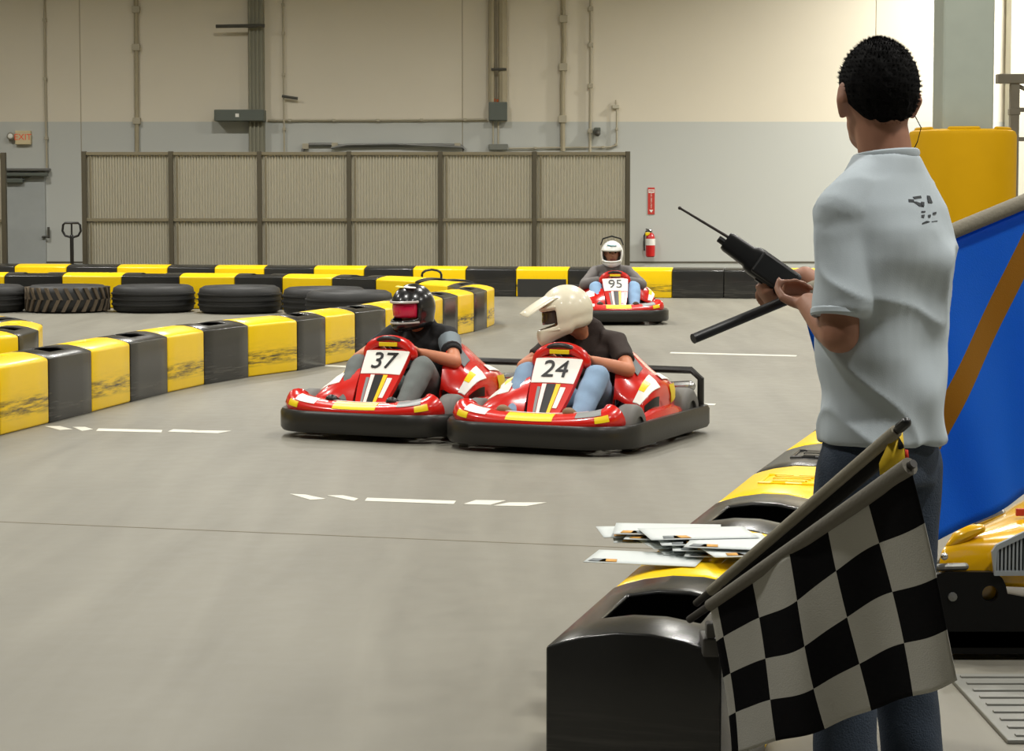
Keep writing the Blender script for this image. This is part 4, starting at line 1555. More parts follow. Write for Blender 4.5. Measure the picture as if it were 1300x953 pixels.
ankL, ankR = Vector((-0.11, -0.01, 0.09)), Vector((0.12, -0.03, 0.09))

# radio and pole first: the hands close on them
radA, radB = D(921, 305, 4.865), D(1008, 366, 4.845)      # top and bottom of the radio body
rd = (radA - radB).normalized()

bm = bmesh.new()
loft(bm, TORSO)
tube(bm, [(0, -0.008, 1.42), (0, -0.008, 1.50), HC + RH @ Vector((0, -0.018, -0.07)), HC + RH @ Vector((0, -0.01, -0.02))], [0.06, 0.058, 0.057, 0.06], 16)
ellip(bm, HC + Vector((0, 0, 0.01)), (0.077, 0.097, 0.108), RH, 20, 14)
ellip(bm, HC + RH @ Vector((0, 0.05, -0.078)), (0.046, 0.048, 0.044), RH)
ellip(bm, HC + RH @ Vector((0, 0.015, -0.06)), (0.062, 0.066, 0.055), RH)
tube(bm, [HC + RH @ Vector((0, 0.092, 0.015)), HC + RH @ Vector((0, 0.118, -0.03))], [0.009, 0.015], 8)
for s in (-1, 1):
    e = HC + RH @ Vector((s * 0.081, 0.0, -0.012))
    tube(bm, [e + Vector((0, 0, 0.026)), e + RH @ Vector((s * 0.006, -0.008, 0.0)), e + RH @ Vector((0, 0.004, -0.028))], [(0.018, 0.010), (0.02, 0.011), (0.012, 0.008)], 8, ref=RH @ Vector((0, 1, 0)))
for sho, elb, wri in ((shoL, elbL, wriL), (shoR, elbR, wriR)):
    tube(bm, [sho, sho.lerp(elb, 0.5), elb], [0.047, 0.045, 0.041], 14)
    tube(bm, [elb, elb.lerp(wri, 0.3), wri], [0.042, 0.042, 0.027], 14)
R3 = MI.to_3x3()
# left hand: closed on the flag pole, palm under it
add_hand(bm, wriL, R3 @ Vector((-0.16, 0.97, 0.03)), R3 @ Vector((0, -0.05, 1)), R3 @ Vector((-1, 0, -0.4)), 1.0, 0.95)
# right hand: behind the radio, fingers wrapped round its lower edge, thumb along the top
add_hand(bm, wriR, R3 @ Vector((-0.82, 0.05, -0.42)), R3 @ Vector((0, -1, 0.1)), R3 @ Vector((-0.5, 0, 0.85)), 0.85, 1.0)
for hp, kn, an in ((hipL, kneeL, ankL), (hipR, kneeR, ankR)):
    tube(bm, [hp, hp.lerp(kn, 0.5), kn], [0.088, 0.075, 0.056], 14)
    tube(bm, [kn, kn.lerp(an, 0.3), an], [0.055, 0.055, 0.036], 14)
    tube(bm, [an + Vector((0, -0.04, -0.045)), an + Vector((0, 0.13, -0.055))], [(0.03, 0.033), (0.022, 0.036)], 10)
me = fuse('person', bm, 0.006, 3)
man = obj('person', me, M_SKIN)
man.matrix_world = MM
tag(man, 'person seen from behind in pale T-shirt and dark jeans holding a radio and flag', 'person')


def shirt_fold(c):
    # drag folds running down from the shoulder blades and across the waist
    v = 0.014 * noise.noise(Vector((c.x * 8, c.y * 8, c.z * 2.6)))
    v += 0.014 * noise.noise(Vector((c.x * 5 + c.z * 6, c.y * 6, c.z * 9 - c.x * 5 + 4)))
    f = max(0, min(1, (1.32 - c.z) / 0.3))
    v += f * 0.009 * math.sin(c.x * 20 + c.z * 15 + 4 * noise.noise(c * 3.5))
    rg = 1 - abs(noise.noise(Vector((c.x * 6 + c.z * 3.5, c.y * 6 - c.z * 3.0, c.z * 3.2 + 9))))
    v += 0.010 * rg ** 6
    v *= 1 - 0.75 * max(0.0, min(1.0, (c.z - 1.33) / 0.14))
    return v


bm = bmesh.new()
loft(bm, [(0.895, 0.162, 0.120, 0, -0.008), (1.0, 0.158, 0.117, 0, -0.007), (1.1, 0.156, 0.116, 0, -0.004), (1.2, 0.17, 0.123, 0, -0.006), (1.29, 0.176, 0.128, 0, -0.012), (1.35, 0.172, 0.122, 0, -0.014),
          (1.40, 0.158, 0.108, 0, -0.012), (1.435, 0.135, 0.092, 0, -0.010), (1.465, 0.110, 0.080, 0, -0.008), (1.49, 0.088, 0.072, 0, -0.008), (1.508, 0.073, 0.067, 0, -0.008), (1.513, 0.066, 0.062, 0, -0.008), (1.498, 0.05, 0.05, 0, -0.008)], 32, 2.2)
for sho, elb, f in ((shoL, elbL, 0.84), (shoR, elbR, 0.8)):
    e = sho.lerp(elb, f)
    s = -1 if sho.x < 0 else 1
    tube(bm, [(s * 0.055, -0.008, 1.468), (s * 0.10, -0.008, 1.435), sho + Vector((s * 0.0, 0, 0.0))], [0.042, 0.050, 0.066], 18)
    tube(bm, [sho + Vector((-s * 0.06, 0, 0.0)), sho + Vector((s * 0.002, 0, 0.0)), sho.lerp(e, 0.45), e], [0.062, 0.062, 0.062, 0.060], 18, cap='flat', ref=(0, 1, 0))
sme = fuse('t_shirt', bm, 0.0065, 3, shirt_fold)
M_TEE = mat('pale_tee', (190, 201, 208), 0.9, var=0.03, scale=5, bump=0.06, bscale=400)
tee = obj('t_shirt', sme, M_TEE, man)
tag(tee, 'pale grey short-sleeved T-shirt with dark print on the back')
# collar rib and sleeve hems
obj('collar', tubem([(0.068 * math.cos(a), -0.008 + 0.064 * math.sin(a), 1.507 - 0.008 * math.sin(a)) for a in [2 * PI * k / 24 for k in range(24)]], (0.010, 0.006), 8, closed=True), M_TEE, tee, smooth=True)
for sho, elb, f in ((shoL, elbL, 0.84), (shoR, elbR, 0.8)):
    e = sho.lerp(elb, f)
    dd = (elb - sho).normalized()
    a1, a2 = frame_axes(dd, Vector((0, 1, 0)))
    obj('sleeve_hem', tubem([e - dd * 0.004 + a1 * 0.060 * math.cos(2 * PI * k / 24) + a2 * 0.060 * math.sin(2 * PI * k / 24) for k in range(24)], (0.009, 0.004), 6, ref=dd, closed=True), M_TEE, tee, smooth=True)
# back print laid on the cloth
bmt = bmesh.new()
bmt.from_mesh(sme)
bmt.transform(MM)
bvh = BVHTree.FromBMesh(bmt)
bmt.free()
PR = [[(1153.5, 253), (1160, 253.5), (1161, 257), (1154, 256.5)], [(1159, 250), (1169, 248.5), (1170, 251.5), (1161, 253)], [(1159, 256), (1163, 256), (1172, 259), (1173, 263), (1167, 262)],
      [(1169, 256.5), (1173, 257), (1173, 262), (1170, 261)], [(1176.5, 248.5), (1180, 249), (1183.5, 258), (1178, 257.5)], [(1170, 268), (1175, 268), (1174.5, 270), (1170, 270)],
      [(1170, 273), (1174, 272.5), (1173, 277), (1170, 276)], [(1178, 273), (1181, 272.5), (1181, 276), (1178.5, 276)], [(1184, 270), (1188, 269), (1188, 272), (1184, 272.5)],
      [(1171, 283), (1176, 280.5), (1181, 281.5), (1177, 283), (1171, 285)], [(1183, 281), (1190, 280), (1190, 281.2), (1183, 282)]]
o0 = Vector((0, 0, CAMH))
for q in PR:
    pts = []
    cen = [sum(p[0] for p in q) / len(q), sum(p[1] for p in q) / len(q)]
    for x, y in q:
        r = bvh.ray_cast(o0, ray(x, y).normalized())
        if r[0] is not None:
            pts.append(MI @ (r[0] + r[1] * 0.0015))
    if len(pts) >= 3:
        pb = bmesh.new()
        pb.faces.new([pb.verts.new(p) for p in pts])
        obj('back_print', baked(pb, [('SOLIDIFY', dict(thickness=0.001))], 'back_print'), mat('print_ink', (62, 66, 70), 0.8), tee)

# jeans
bm = bmesh.new()
loft(bm, [(0.80, 0.142, 0.106), (0.86, 0.145, 0.106), (0.95, 0.140, 0.098), (0.985, 0.13, 0.09)], 28)
for hp, kn, an in ((hipL, kneeL, ankL), (hipR, kneeR, ankR)):
    tube(bm, [hp, hp.lerp(kn, 0.5), kn], [0.094, 0.088, 0.075], 16)
    tube(bm, [kn, kn.lerp(an, 0.5), an + Vector((0, 0, -0.03))], [0.075, 0.070, 0.068], 16, cap='flat')
jme = fuse('jeans', bm, 0.009, 3, lambda c: 0.005 * noise.noise(c * 12))
jeans = obj('jeans', jme, mat('dark_denim', (44, 56, 72), 0.85, var=0.2, scale=9, bump=0.3, bscale=240), man)
for an in (ankL, ankR):
    bm = bmesh.new()
    tube(bm, [an + Vector((0, -0.05, -0.045)), an + Vector((0, 0.05, -0.045)), an + Vector((0, 0.15, -0.055))], [(0.042, 0.04), (0.042, 0.045), (0.03, 0.045)], 12)
    tube(bm, [an + Vector((0, -0.02, -0.04)), an + Vector((0, -0.02, 0.03))], [0.045, 0.045], 12)
    so = obj('shoe', fuse('shoe', bm, 0.008, 2), M_KST, man)
    obj('sole', prism(bmesh.new(), [(an.x + 0.048 * math.sin(a) * (1 if math.cos(a) > 0 else 0.9), an.y + 0.05 + 0.14 * math.cos(a)) for a in [2 * PI * k / 16 for k in range(16)]], 0.0, 0.02), M_RUB, so)
for s in (-1, 1):
    bm = bmesh.new()
    ellip(bm, HC + RH @ Vector((s * 0.033, 0.091, 0.012)), (0.013, 0.010, 0.010), u=10, v=8)
    obj('eye', bm, MATS['eye_dark'], man, smooth=True)
obj('mouth', tubem([HC + RH @ Vector((-0.025, 0.096, -0.075)), HC + RH @ Vector((0, 0.104, -0.075)), HC + RH @ Vector((0.025, 0.096, -0.075))], 0.006, 6), MATS['lips'], man, smooth=True)
# hair: thick cropped cap plus short strands
bm = bmesh.new()
g = bmesh.ops.create_uvsphere(bm, u_segments=48, v_segments=32, radius=1)
kill = []
for v in list(bm.verts):
    c = v.co.copy()
    front = c.y
    low = -0.12 - 0.62 * max(0, -c.y) ** 0.7 + 0.75 * max(0, c.y)
    # above the ears on the sides, down to the nape at the back
    if c.z < low - 0.22 * (1 - abs(c.x)):
        kill.append(v)
bmesh.ops.delete(bm, geom=kill, context='VERTS')
roots = []
for v in bm.verts:
    n = v.co.normalized()
    r = Vector((n.x * 0.084, n.y * 0.106, n.z * 0.110))
    if n.z < 0:
        r.x *= 1 - 0.16 * n.z * n.z
        r.y *= 1 - 0.22 * n.z * n.z
    k = 1 + 0.035 * noise.noise(n * 7) + 0.02 * noise.noise(n * 19)
    v.co = r * k
bmesh.ops.holes_fill(bm, edges=bm.edges, sides=0)
bmesh.ops.recalc_face_normals(bm, faces=bm.faces)
bm.normal_update()
rnd = random.Random(3)
faces = [f for f in bm.faces if len(f.verts) < 5]
strands = []
for _ in range(5200):
    f = rnd.choice(faces)
    w = [rnd.random() for _ in f.verts]
    sw_ = sum(w)
    p = sum((v.co * (a / sw_) for v, a in zip(f.verts, w)), Vector())
    d = (f.normal + Vector((rnd.uniform(-.6, .6), rnd.uniform(-.9, .3), rnd.uniform(-.3, .7))) * 0.7).normalized()
    strands.append((p - d * 0.004, d, rnd.uniform(0.006, 0.013)))
for p, d, ln in strands:
    a, b = frame_axes(d, Vector((0.3, 0.2, 1)))
    t0 = [bm.verts.new(p + (a * math.cos(q) + b * math.sin(q)) * 0.0011) for q in (0, 2.1, 4.2)]
    tip = bm.verts.new(p + d * ln)
    for k in range(3):
        bm.faces.new((t0[k], t0[(k + 1) % 3], tip))
bmesh.ops.transform(bm, matrix=Matrix.Translation(HC + Vector((0, 0, 0.012))) @ RH, verts=bm.verts)
hair = obj('hair', bm, mat('black_hair', (7, 6, 6), 0.85, spec=0.15), man)
tag(hair, 'short thick black hair')
obj('earpiece_wire', tubem([HC + RH @ Vector((0.07, -0.035, -0.045)), HC + RH @ Vector((0.078, -0.05, -0.07)), HC + RH @ Vector((0.068, -0.055, -0.1)), HC + RH @ Vector((0.058, -0.05, -0.125))], 0.0012, 6), M_KST, man, smooth=True)
# belt radio aerial showing behind the back
q0 = wl(D(1189, 470, 4.66))
q1 = wl(D(1199, 431, 4.66))
obj('belt_aerial', tubem([q0 + Vector((0, 0, -0.1)), q0, q1], [0.007, 0.007, 0.005], 8), M_KST, man, smooth=True)

# two-way radio in the left hand
side = Vector((0, 1, 0))
ay = (Vector((0.1, -1.0, 0.1)) - rd * Vector((0.1, -1.0, 0.1)).dot(rd)).normalized()
ax = ay.cross(rd).normalized()
RM = Matrix((ax, ay, rd)).transposed().to_4x4()
ln = (radA - radB).length
t = thing('two_way_radio', 'black two-way radio with a long aerial held up in the hand', 'radio')
t.matrix_world = Matrix.Translation(radB) @ RM
bm = bmesh.new()
loft(bm, [(0.0, 0.030, 0.017), (0.006, 0.033, 0.019), (ln * 0.55, 0.033, 0.019), (ln * 0.62, 0.031, 0.017), (ln * 0.66, 0.025, 0.016), (ln * 0.96, 0.023, 0.015), (ln, 0.020, 0.013)], 28, 4.5)
obj('radio_body', bm, mat('radio_black', (14, 14, 15), 0.4), t, smooth=True, angle=50)
obj('knob', lathe([(0.008, 0), (0.008, 0.014), (0.006, 0.016)], 12), MATS['radio_black'], t, (0.006, 0, ln))
tip = (t.matrix_world.inverted() @ D(863, 264, 4.88))
obj('aerial', tubem([(-0.010, 0, ln - 0.004), tip * 0.97 + Vector((-0.010, 0, ln)) * 0.03, tip], [0.0034, 0.0026, 0.0042], 8), mat('aerial_black', (52, 42, 38), 0.5), t, smooth=True)
obj('battery_pack', boxm((-0.028, 0.014, 0.008), (0.028, 0.026, ln * 0.55), 0.005), MATS['radio_black'], t)
obj('talk_button', boxm((0.029, -0.008, ln * 0.30), (0.036, 0.008, ln * 0.45), 0.002), MATS['radio_black'], t)

# ------------------------------------------------------------------ blue flag with the yellow diagonal
pa_, pb_ = D(880, 430, 4.67), D(1352, 234.5, 5.14)
t = thing('blue_flag', 'blue signal flag with a dull yellow diagonal stripe on a pole held by the marshal', 'flag', pa_)
obj('pole', tubem([(0, 0, 0), pb_ - pa_], 0.0115, 12, cap='flat'), mat('pole_black', (16, 16, 17), 0.45), t, smooth=True)
fd = (pb_ - pa_).normalized()
kk = next(k / 1000 for k in range(1000) if CX + F * pa_.lerp(pb_, k / 1000).x / pa_.lerp(pb_, k / 1000).y > 1015)
s0 = pa_.lerp(pb_, kk)
fl0 = s0 - pa_
flen = (pb_ - pa_).length - fl0.length - 0.01
obj('sleeve', tubem([fl0, fl0 + fd * flen], 0.019, 12, cap='flat'), mat('sleeve_grey', (132, 126, 110), 0.8, bump=0.2, bscale=120), t, smooth=True)
dn = Vector((0.27, 0.0, -0.963))


def cloth(nu, nv, fn, uv=True):
    bm = bmesh.new()
    ul = bm.loops.layers.uv.new('UVMap')
    g = [[bm.verts.new(fn(i / nu, j / nv)) for i in range(nu + 1)] for j in range(nv + 1)]
    for j in range(nv):
        for i in range(nu):
            f = bm.faces.new((g[j][i], g[j][i + 1], g[j + 1][i + 1], g[j + 1][i]))
            for l, (a, b) in zip(f.loops, ((i, j), (i + 1, j), (i + 1, j + 1), (i, j + 1))):
                l[ul].uv = (a / nu, b / nv)
    return bm


FH = 0.64


def blue_fn(u, v):
    p = fl0 + fd * (flen * u) + dn * (FH * v + 0.012)
    p.y += v * (0.030 * math.sin(u * 9 + v * 1.5) + 0.014 * math.sin(u * 21 + 1)) + 0.01
    return p


def blue_mat():
    m = mat('blue_cloth', (0, 122, 228), 0.6, var=0.06, scale=4, bump=0.15, bscale=300)
    nt = m.node_tree
    N, L = nt.nodes, nt.links
    b = N['Principled BSDF']
    src = b.inputs['Base Color'].links[0].from_socket
    uv = N.new('ShaderNodeUVMap')
    sx = N.new('ShaderNodeSeparateXYZ')
    L.new(uv.outputs[0], sx.inputs[0])
    ad = N.new('ShaderNodeMath')
    ad.operation = 'ADD'
    L.new(sx.outputs['X'], ad.inputs[0])
    L.new(sx.outputs['Y'], ad.inputs[1])
    sb = N.new('ShaderNodeMath')
    sb.operation = 'SUBTRACT'
    sb.inputs[1].default_value = 0.97
    L.new(ad.outputs[0], sb.inputs[0])
    ab = N.new('ShaderNodeMath')
    ab.operation = 'ABSOLUTE'
    L.new(sb.outputs[0], ab.inputs[0])
    lt = N.new('ShaderNodeMath')
    lt.operation = 'LESS_THAN'
    lt.inputs[1].default_value = 0.06
    L.new(ab.outputs[0], lt.inputs[0])
    mx = N.new('ShaderNodeMix')
    mx.data_type = 'RGBA'
    L.new(lt.outputs[0], mx.inputs[0])
    L.new(src, mx.inputs[6])
    mx.inputs[7].default_value = lin((172, 122, 14)) + (1,)
    L.new(mx.outputs[2], b.inputs['Base Color'])
    tr = N.new('ShaderNodeBsdfTranslucent')
    L.new(mx.outputs[2], tr.inputs[0])
    ms = N.new('ShaderNodeMixShader')
    ms.inputs[0].default_value = 0.5
    L.new(b.outputs[0], ms.inputs[1])
    L.new(tr.outputs[0], ms.inputs[2])
    L.new(ms.outputs[0], N['Material Output'].inputs[0])
    return m


def thick_cloth(bm, th, name):
    me = baked(bm, [('SOLIDIFY', dict(thickness=th, offset=0))], name)
    me.materials.clear()
    me.shade_smooth()
    return me


obj('flag_cloth', thick_cloth(cloth(48, 30, blue_fn), 0.0012, 'flag_cloth'), blue_mat(), t)

# ------------------------------------------------------------------ checkered flag, second rolled flag and their holder
qa, qb = D(880, 783, 4.62), D(1160, 588, 4.02)
t = thing('checkered_flag', 'black and white checkered flag hanging from a slanted grey pole', 'flag', qa)
pv = qb - qa
obj('pole', tubem([-pv * 0.02, pv * 0.12, pv], 0.0085, 12, cap='flat'), mat('pole_dark', (38, 34, 30), 0.5), t, smooth=True)
cs = pv * 0.085
ce = pv * 0.985
obj('sleeve', tubem([cs, (cs + ce) / 2, ce], [0.013, 0.015, 0.018], 12, cap='flat'), mat('sleeve_dark', (104, 100, 90), 0.8, bump=0.2, bscale=120), t, smooth=True)
tr0, br0 = D(1155, 592, 4.03) - qa, D(1221, 862, 4.08) - qa
tl0, bl0 = D(902, 770, 4.56) - qa, D(930, 962, 4.56) - qa


def chk_fn(u, v):
    top = tl0.lerp(tr0, u)
    bot = bl0.lerp(br0, u)
    p = top.lerp(bot, v)
    wv = 0.6 + 0.4 * v
    p.y += wv * (0.018 * math.sin(u * 11 + 0.8 * v) + 0.008 * math.sin(u * 24 + 2))
    p.x += 0.010 * v * math.sin(u * 8 + 3 * v)
    p.z += 0.010 * math.sin(v * PI) * math.sin(u * 9 + 1)
    return p


def check_mat():
    m = mat('check_cloth', (178, 177, 170), 0.9, spec=0.08, var=0.05, scale=6, bump=0.2, bscale=300)
    nt = m.node_tree
    N, L = nt.nodes, nt.links
    b = N['Principled BSDF']
    src = b.inputs['Base Color'].links[0].from_socket
    uv = N.new('ShaderNodeUVMap')
    mp = N.new('ShaderNodeMapping')
    mp.inputs['Scale'].default_value = (5.2, 4.0, 1)
    mp.inputs['Location'].default_value = (0.8, 0.0, 0.5)
    L.new(uv.outputs[0], mp.inputs[0])
    ck = N.new('ShaderNodeTexChecker')
    ck.inputs['Scale'].default_value = 1
    L.new(mp.outputs[0], ck.inputs[0])
    mx = N.new('ShaderNodeMix')
    mx.data_type = 'RGBA'
    L.new(ck.outputs['Fac'], mx.inputs[0])
    L.new(src, mx.inputs[6])
    mx.inputs[7].default_value = (0.006, 0.006, 0.007, 1)
    L.new(mx.outputs[2], b.inputs['Base Color'])
    return m


obj('flag_cloth', thick_cloth(cloth(60, 40, chk_fn), 0.0014, 'flag_cloth'), check_mat(), t)

ra, rb = D(888, 762, 4.70), D(1147, 539, 4.16)
t = thing('rolled_flag', 'rolled yellow and red flag on a grey pole beside the checkered flag', 'flag', ra)
rv = rb - ra
obj('pole', tubem([-rv * 0.02, rv], 0.008, 12, cap='flat'), MATS['pole_dark'], t, smooth=True)
obj('sleeve', tubem([rv * 0.06, rv * 0.97], [0.011, 0.013], 12, cap='flat'), MATS['sleeve_grey'], t, smooth=True)
obj('end_cap', tubem([rv * 0.985, rv * 1.01], 0.011, 10), M_KST, t, smooth=True)


def roll_fn(w0, w1):
    def fn(u, v):
        p = rv * (0.02 + 0.95 * u) + Vector((0.45, 0.05, -0.89)) * (v * (w0 + (w1 - w0) * u))
        p.y += 0.012 * math.sin(v * 9 + u * 5) * v + 0.008
        return p
    return fn


obj('flag_cloth', thick_cloth(cloth(30, 10, roll_fn(0.03, 0.045)), 0.0014, 'flag_cloth'), mat('black_cloth', (18, 18, 18), 0.85), t)
# the loose yellow and red corner at the pole's top
yb = bmesh.new()
ys = [D(1128, 562, 4.19) - ra, D(1146, 548, 4.19) - ra, D(1149, 582, 4.19) - ra, D(1136, 594, 4.19) - ra, D(1117, 603, 4.19) - ra, D(1116, 588, 4.19) - ra]
yb.faces.new([yb.verts.new(p) for p in ys])
obj('yellow_corner', thick_cloth(yb, 0.0016, 'yellow_corner'), mat('yellow_cloth', (226, 190, 30), 0.7), t)
yb = bmesh.new()
ys = [D(1149, 570, 4.2) - ra, D(1153, 571, 4.2) - ra, D(1154, 584, 4.2) - ra, D(1149.5, 585, 4.2) - ra]
yb.faces.new([yb.verts.new(p) for p in ys])
obj('red_corner', thick_cloth(yb, 0.0016, 'red_corner'), mat('red_cloth', (214, 52, 30), 0.7), t)

# holder on the barrier end that grips both poles
hx = D(903, 785, 4.62)
t = thing('flag_holder', 'small pale metal bracket clamping the flag poles to the barrier end', 'bracket', (hx.x, hx.y, 0.44))
obj('bracket_plate', boxm((-0.018, 0.0, -0.03), (0.018, 0.09, 0.012), 0.004), mat('bracket_metal', (70, 68, 64), 0.5), t)
obj('clip', boxm((-0.01, 0.0, 0.012), (0.01, 0.04, 0.045), 0.004), MATS['bracket_metal'], t)

# ------------------------------------------------------------------ fanned papers on the barrier
rp = random.Random(11)
M_PAP = mat('paper', (204, 210, 208), 0.5, var=0.03)
PAP = []
for k in range(13):
    # two staggered fans lying across the block
    u = k / 12
    PAP.append((0.36 + 0.30 * ((k * 0.618) % 1.0) + 0.03 * u, 5.62 + 0.42 * ((k * 0.37 + 0.1) % 1.0), 0.5 * ((k * 0.73) % 1.0) - 0.35, k))
for k, (x, y, rz, lv) in enumerate(PAP):
    z0 = 0.4515 + lv * 0.0032
    t = thing('leaflet', 'white printed leaflet in the fanned pile on the barrier', 'leaflet', (x, y, z0), rz + 0.1, 'leaflets on the barrier')

    def pf(u, v):
        return Vector(((u - 0.5) * 0.30, (v - 0.5) * 0.20, 0.0008))
    obj('sheet', thick_cloth(cloth(12, 4, pf), 0.0016, 'sheet'), M_PAP, t)
    for j, (c, m_) in enumerate((((0.03, 0.09), mat('print_grey', (120, 126, 128), 0.6)), ((0.16, 0.05), mat('print_orange', (206, 150, 60), 0.6)))):
        ux = 0.03 + 0.2 * ((k * 0.37 + j * 0.5) % 1.0)
        vx = 0.06
        rr = [pf(ux + a, vx + b) + Vector((0, 0, 0.0022)) for a, b in ((0, 0), (0.16, 0.0), (0.14, 0.2), (0.02, 0.2))]
        pb = bmesh.new()
        pb.faces.new([pb.verts.new(p) for p in rr])
        obj('printed_mark', thick_cloth(pb, 0.0006, 'printed_mark'), m_, t)

# ------------------------------------------------------------------ parked yellow kart at the right
M_YK = mat('yellow_fairing', (222, 168, 4), 0.22, var=0.04, coat=0.7)
ky = 6.45
k0 = D(1205, 830, ky)
t = thing('parked_kart', 'parked yellow kart with a grey grille and a black plate bumper', 'go kart', (k0.x, ky, 0))


def L2(px, py, dy=0.0):
    return D(px, py, ky + dy) - Vector((k0.x, ky, 0))


def kpts(q, dy=0.0):
    return [L2(x, y, dy) for x, y in q]


# bumper plate with a round hole: outline ring bridged to the hole
def plate_with_hole(outline, hc, hr, th):
    bm = bmesh.new()
    n = 40
    ho = []
    oo = []
    # resample outline by angle around the hole
    import itertools
    for k in range(n):
        a = 2 * PI * k / n
        d = Vector((math.cos(a), 0, math.sin(a)))
        best = None
        for p, q in zip(outline, outline[1:] + outline[:1]):
            ex, ez = q.x - p.x, q.z - p.z
            den = d.x * ez - d.z * ex
            if abs(den) < 1e-9:
                continue
            tt = ((p.x - hc.x) * ez - (p.z - hc.z) * ex) / den
            ss = ((p.x - hc.x) * d.z - (p.z - hc.z) * d.x) / den
            if tt > 0 and -1e-6 <= ss <= 1 + 1e-6 and (best is None or tt > best):
                best = tt
        ho.append(Vector((hc.x, 0, hc.z)) + d * hr)
        oo.append(Vector((hc.x, 0, hc.z)) + d * (best or hr * 2))
    f0 = [bm.verts.new(p) for p in ho]
    f1 = [bm.verts.new(p) for p in oo]
    b0 = [bm.verts.new(p + Vector((0, th, 0))) for p in ho]
    b1 = [bm.verts.new(p + Vector((0, th, 0))) for p in oo]
    for k in range(n):
        j = (k + 1) % n
        bm.faces.new((f0[k], f0[j], f1[j], f1[k]))
        bm.faces.new((b0[k], b1[k], b1[j], b0[j]))
        bm.faces.new((f1[k], f1[j], b1[j], b1[k]))
        bm.faces.new((f0[k], b0[k], b0[j], f0[j]))
    return bm


ol = kpts([(1185, 726), (1258, 726), (1266, 728), (1273, 734), (1277, 743), (1280, 758), (1287, 768), (1300, 773), (1420, 776), (1420, 830), (1185, 830)])
obj('bumper_plate', plate_with_hole(ol, L2(1257, 753.5), 0.0245, 0.03), mat('bumper_black', (9, 9, 9), 0.4, spec=0.2), t)
obj('inner_panel', boxm(L2(1240, 770, 0.045), L2(1275, 738, 0.055)), M_YK, t)
obj('bumper_bolt', lathe([(0.014, 0), (0.014, 0.008), (0.001, 0.011)], 10), M_STEEL, t, L2(1209, 757) , (PI / 2, 0, 0))
obj('bumper_foot', boxm((-0.05, 0.0, 0.03), (0.9, 0.14, 0.1), 0.01), MATS['bumper_black'], t)
# body shell
rows = smooth_grid([[L2(1192, 738, 0.05), L2(1235, 742, 0.04), L2(1300, 745, 0.03), L2(1420, 745, 0.03)],
                    [L2(1194, 705, 0.06), L2(1235, 700, 0.05), L2(1300, 700, 0.04), L2(1420, 698, 0.04)],
                    [L2(1202, 690, 0.10), L2(1222, 682, 0.10), L2(1290, 674, 0.10), L2(1420, 668, 0.10)],
                    [L2(1212, 677, 0.28), L2(1244, 668, 0.28), L2(1300, 650, 0.28), L2(1420, 640, 0.28)],
                    [L2(1222, 668, 0.6), L2(1255, 660, 0.6), L2(1310, 632, 0.62), L2(1420, 610, 0.6)],
                    [L2(1226, 664, 1.0), L2(1262, 655, 1.0), L2(1320, 625, 1.0), L2(1420, 600, 1.0)]], 4)
bm = bmesh.new()
A_ = [[bm.verts.new(p) for p in r] for r in rows]
for i in range(len(rows) - 1):
    for k in range(len(rows[0]) - 1):
        bm.faces.new((A_[i][k], A_[i][k + 1], A_[i + 1][k + 1], A_[i + 1][k]))
me = baked(bm, [('SOLIDIFY', dict(thickness=0.012, offset=-1))], 'body_shell')
me.materials.clear()
me.shade_smooth()
obj('body_shell', me, M_YK, t)
obj('side_scoop', tubem(kpts([(1205, 692), (1214, 684), (1228, 676), (1245, 671)], 0.08), [0.01, 0.02, 0.024, 0.015], 10), M_YK, t, smooth=True)
obj('headlight', tubem([L2(1199, 706, 0.03), L2(1199, 706, 0.0)], 0.012, 12), M_CHROME, t, smooth=True)
obj('side_tube', tubem(kpts([(1192, 720), (1225, 719)], 0.02), 0.012, 10), M_STEEL, t, smooth=True)
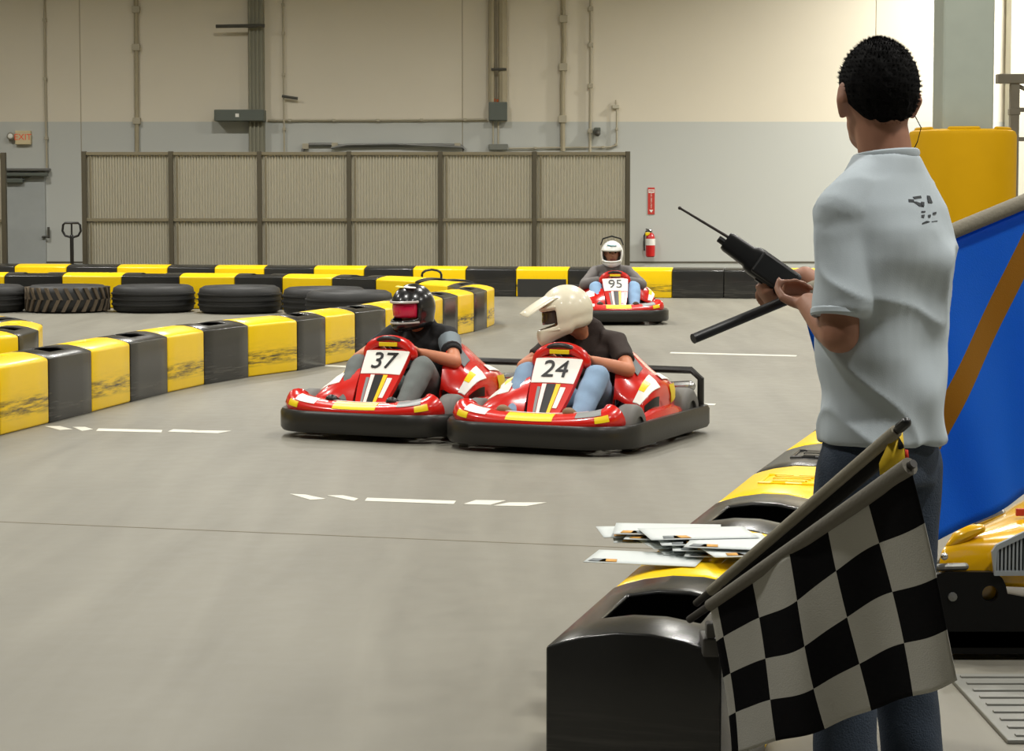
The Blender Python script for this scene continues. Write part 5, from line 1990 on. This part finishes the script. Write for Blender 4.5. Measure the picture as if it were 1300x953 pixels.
# grille
gr = obj('grille', sweep(bmesh.new(), kpts([(1262, 700), (1266, 694), (1300, 678), (1345, 672), (1348, 727), (1263, 727)], -0.005), [(-0.008, -0.008), (0.008, -0.008), (0.008, 0.008), (-0.008, 0.008)], True, up=(0, 1, 0)),
         mat('grille_grey', (150, 156, 160), 0.4, metal=0.3), t)
obj('backing', prism(bmesh.new(), [(p.x, p.z) for p in kpts([(1262, 700), (1266, 694), (1300, 678), (1345, 672), (1348, 727), (1263, 727)])], 0, 0.01), M_DARK, gr, (0, 0.012, 0), (PI / 2, 0, 0))
for k in range(16):
    px = 1267 + k * 4.9
    ytop = 693.5 - (px - 1266) * 16 / 34 if px < 1300 else 678 - (px - 1300) * 6 / 45
    a, b = L2(px, ytop + 2, -0.004), L2(px, 725, -0.004)
    obj('slat', boxm((a.x - 0.003, a.y - 0.004, b.z), (a.x + 0.003, a.y + 0.004, a.z)), MATS['grille_grey'], gr)
obj('red_badge', boxm(L2(1290, 655, 0.20), L2(1312, 645, 0.21), 0.002), mat('badge_red', (190, 60, 40), 0.4), t)
for x in (0.12, 0.95):
    obj('wheel', lathe([(0.06, -0.07), (0.10, -0.07), (0.13, -0.05), (0.13, 0.05), (0.10, 0.07), (0.06, 0.07)], 24, True), M_RUB, t, (x, 0.42, 0.13), (0, PI / 2, 0), smooth=True)
obj('floor_pan', boxm((0.0, 0.1, 0.06), (1.0, 1.3, 0.08)), MATS['pan_steel'], t)
obj('hood_bracket', tubem(kpts([(1240, 664), (1262, 655), (1272, 651)], 0.4), 0.012, 8), M_CHROME, t, smooth=True)

# floor mat in front of the parked kart
a, b = G(1216, 875), G(1420, 850)
t = thing('floor_plate', 'grey ribbed floor plate lying in front of the parked yellow kart', 'floor plate', (a.x, 5.80, 0))
obj('plate', boxm((0, -0.35, 0), (0.9, 0.42, 0.012), 0.003), mat('plate_grey', (128, 128, 122), 0.5, metal=0.3, var=0.15), t)
for k in range(9):
    obj('rib', boxm((0.03, -0.32 + k * 0.085, 0.012), (0.87, -0.30 + k * 0.085, 0.017)), MATS['plate_grey'], t)
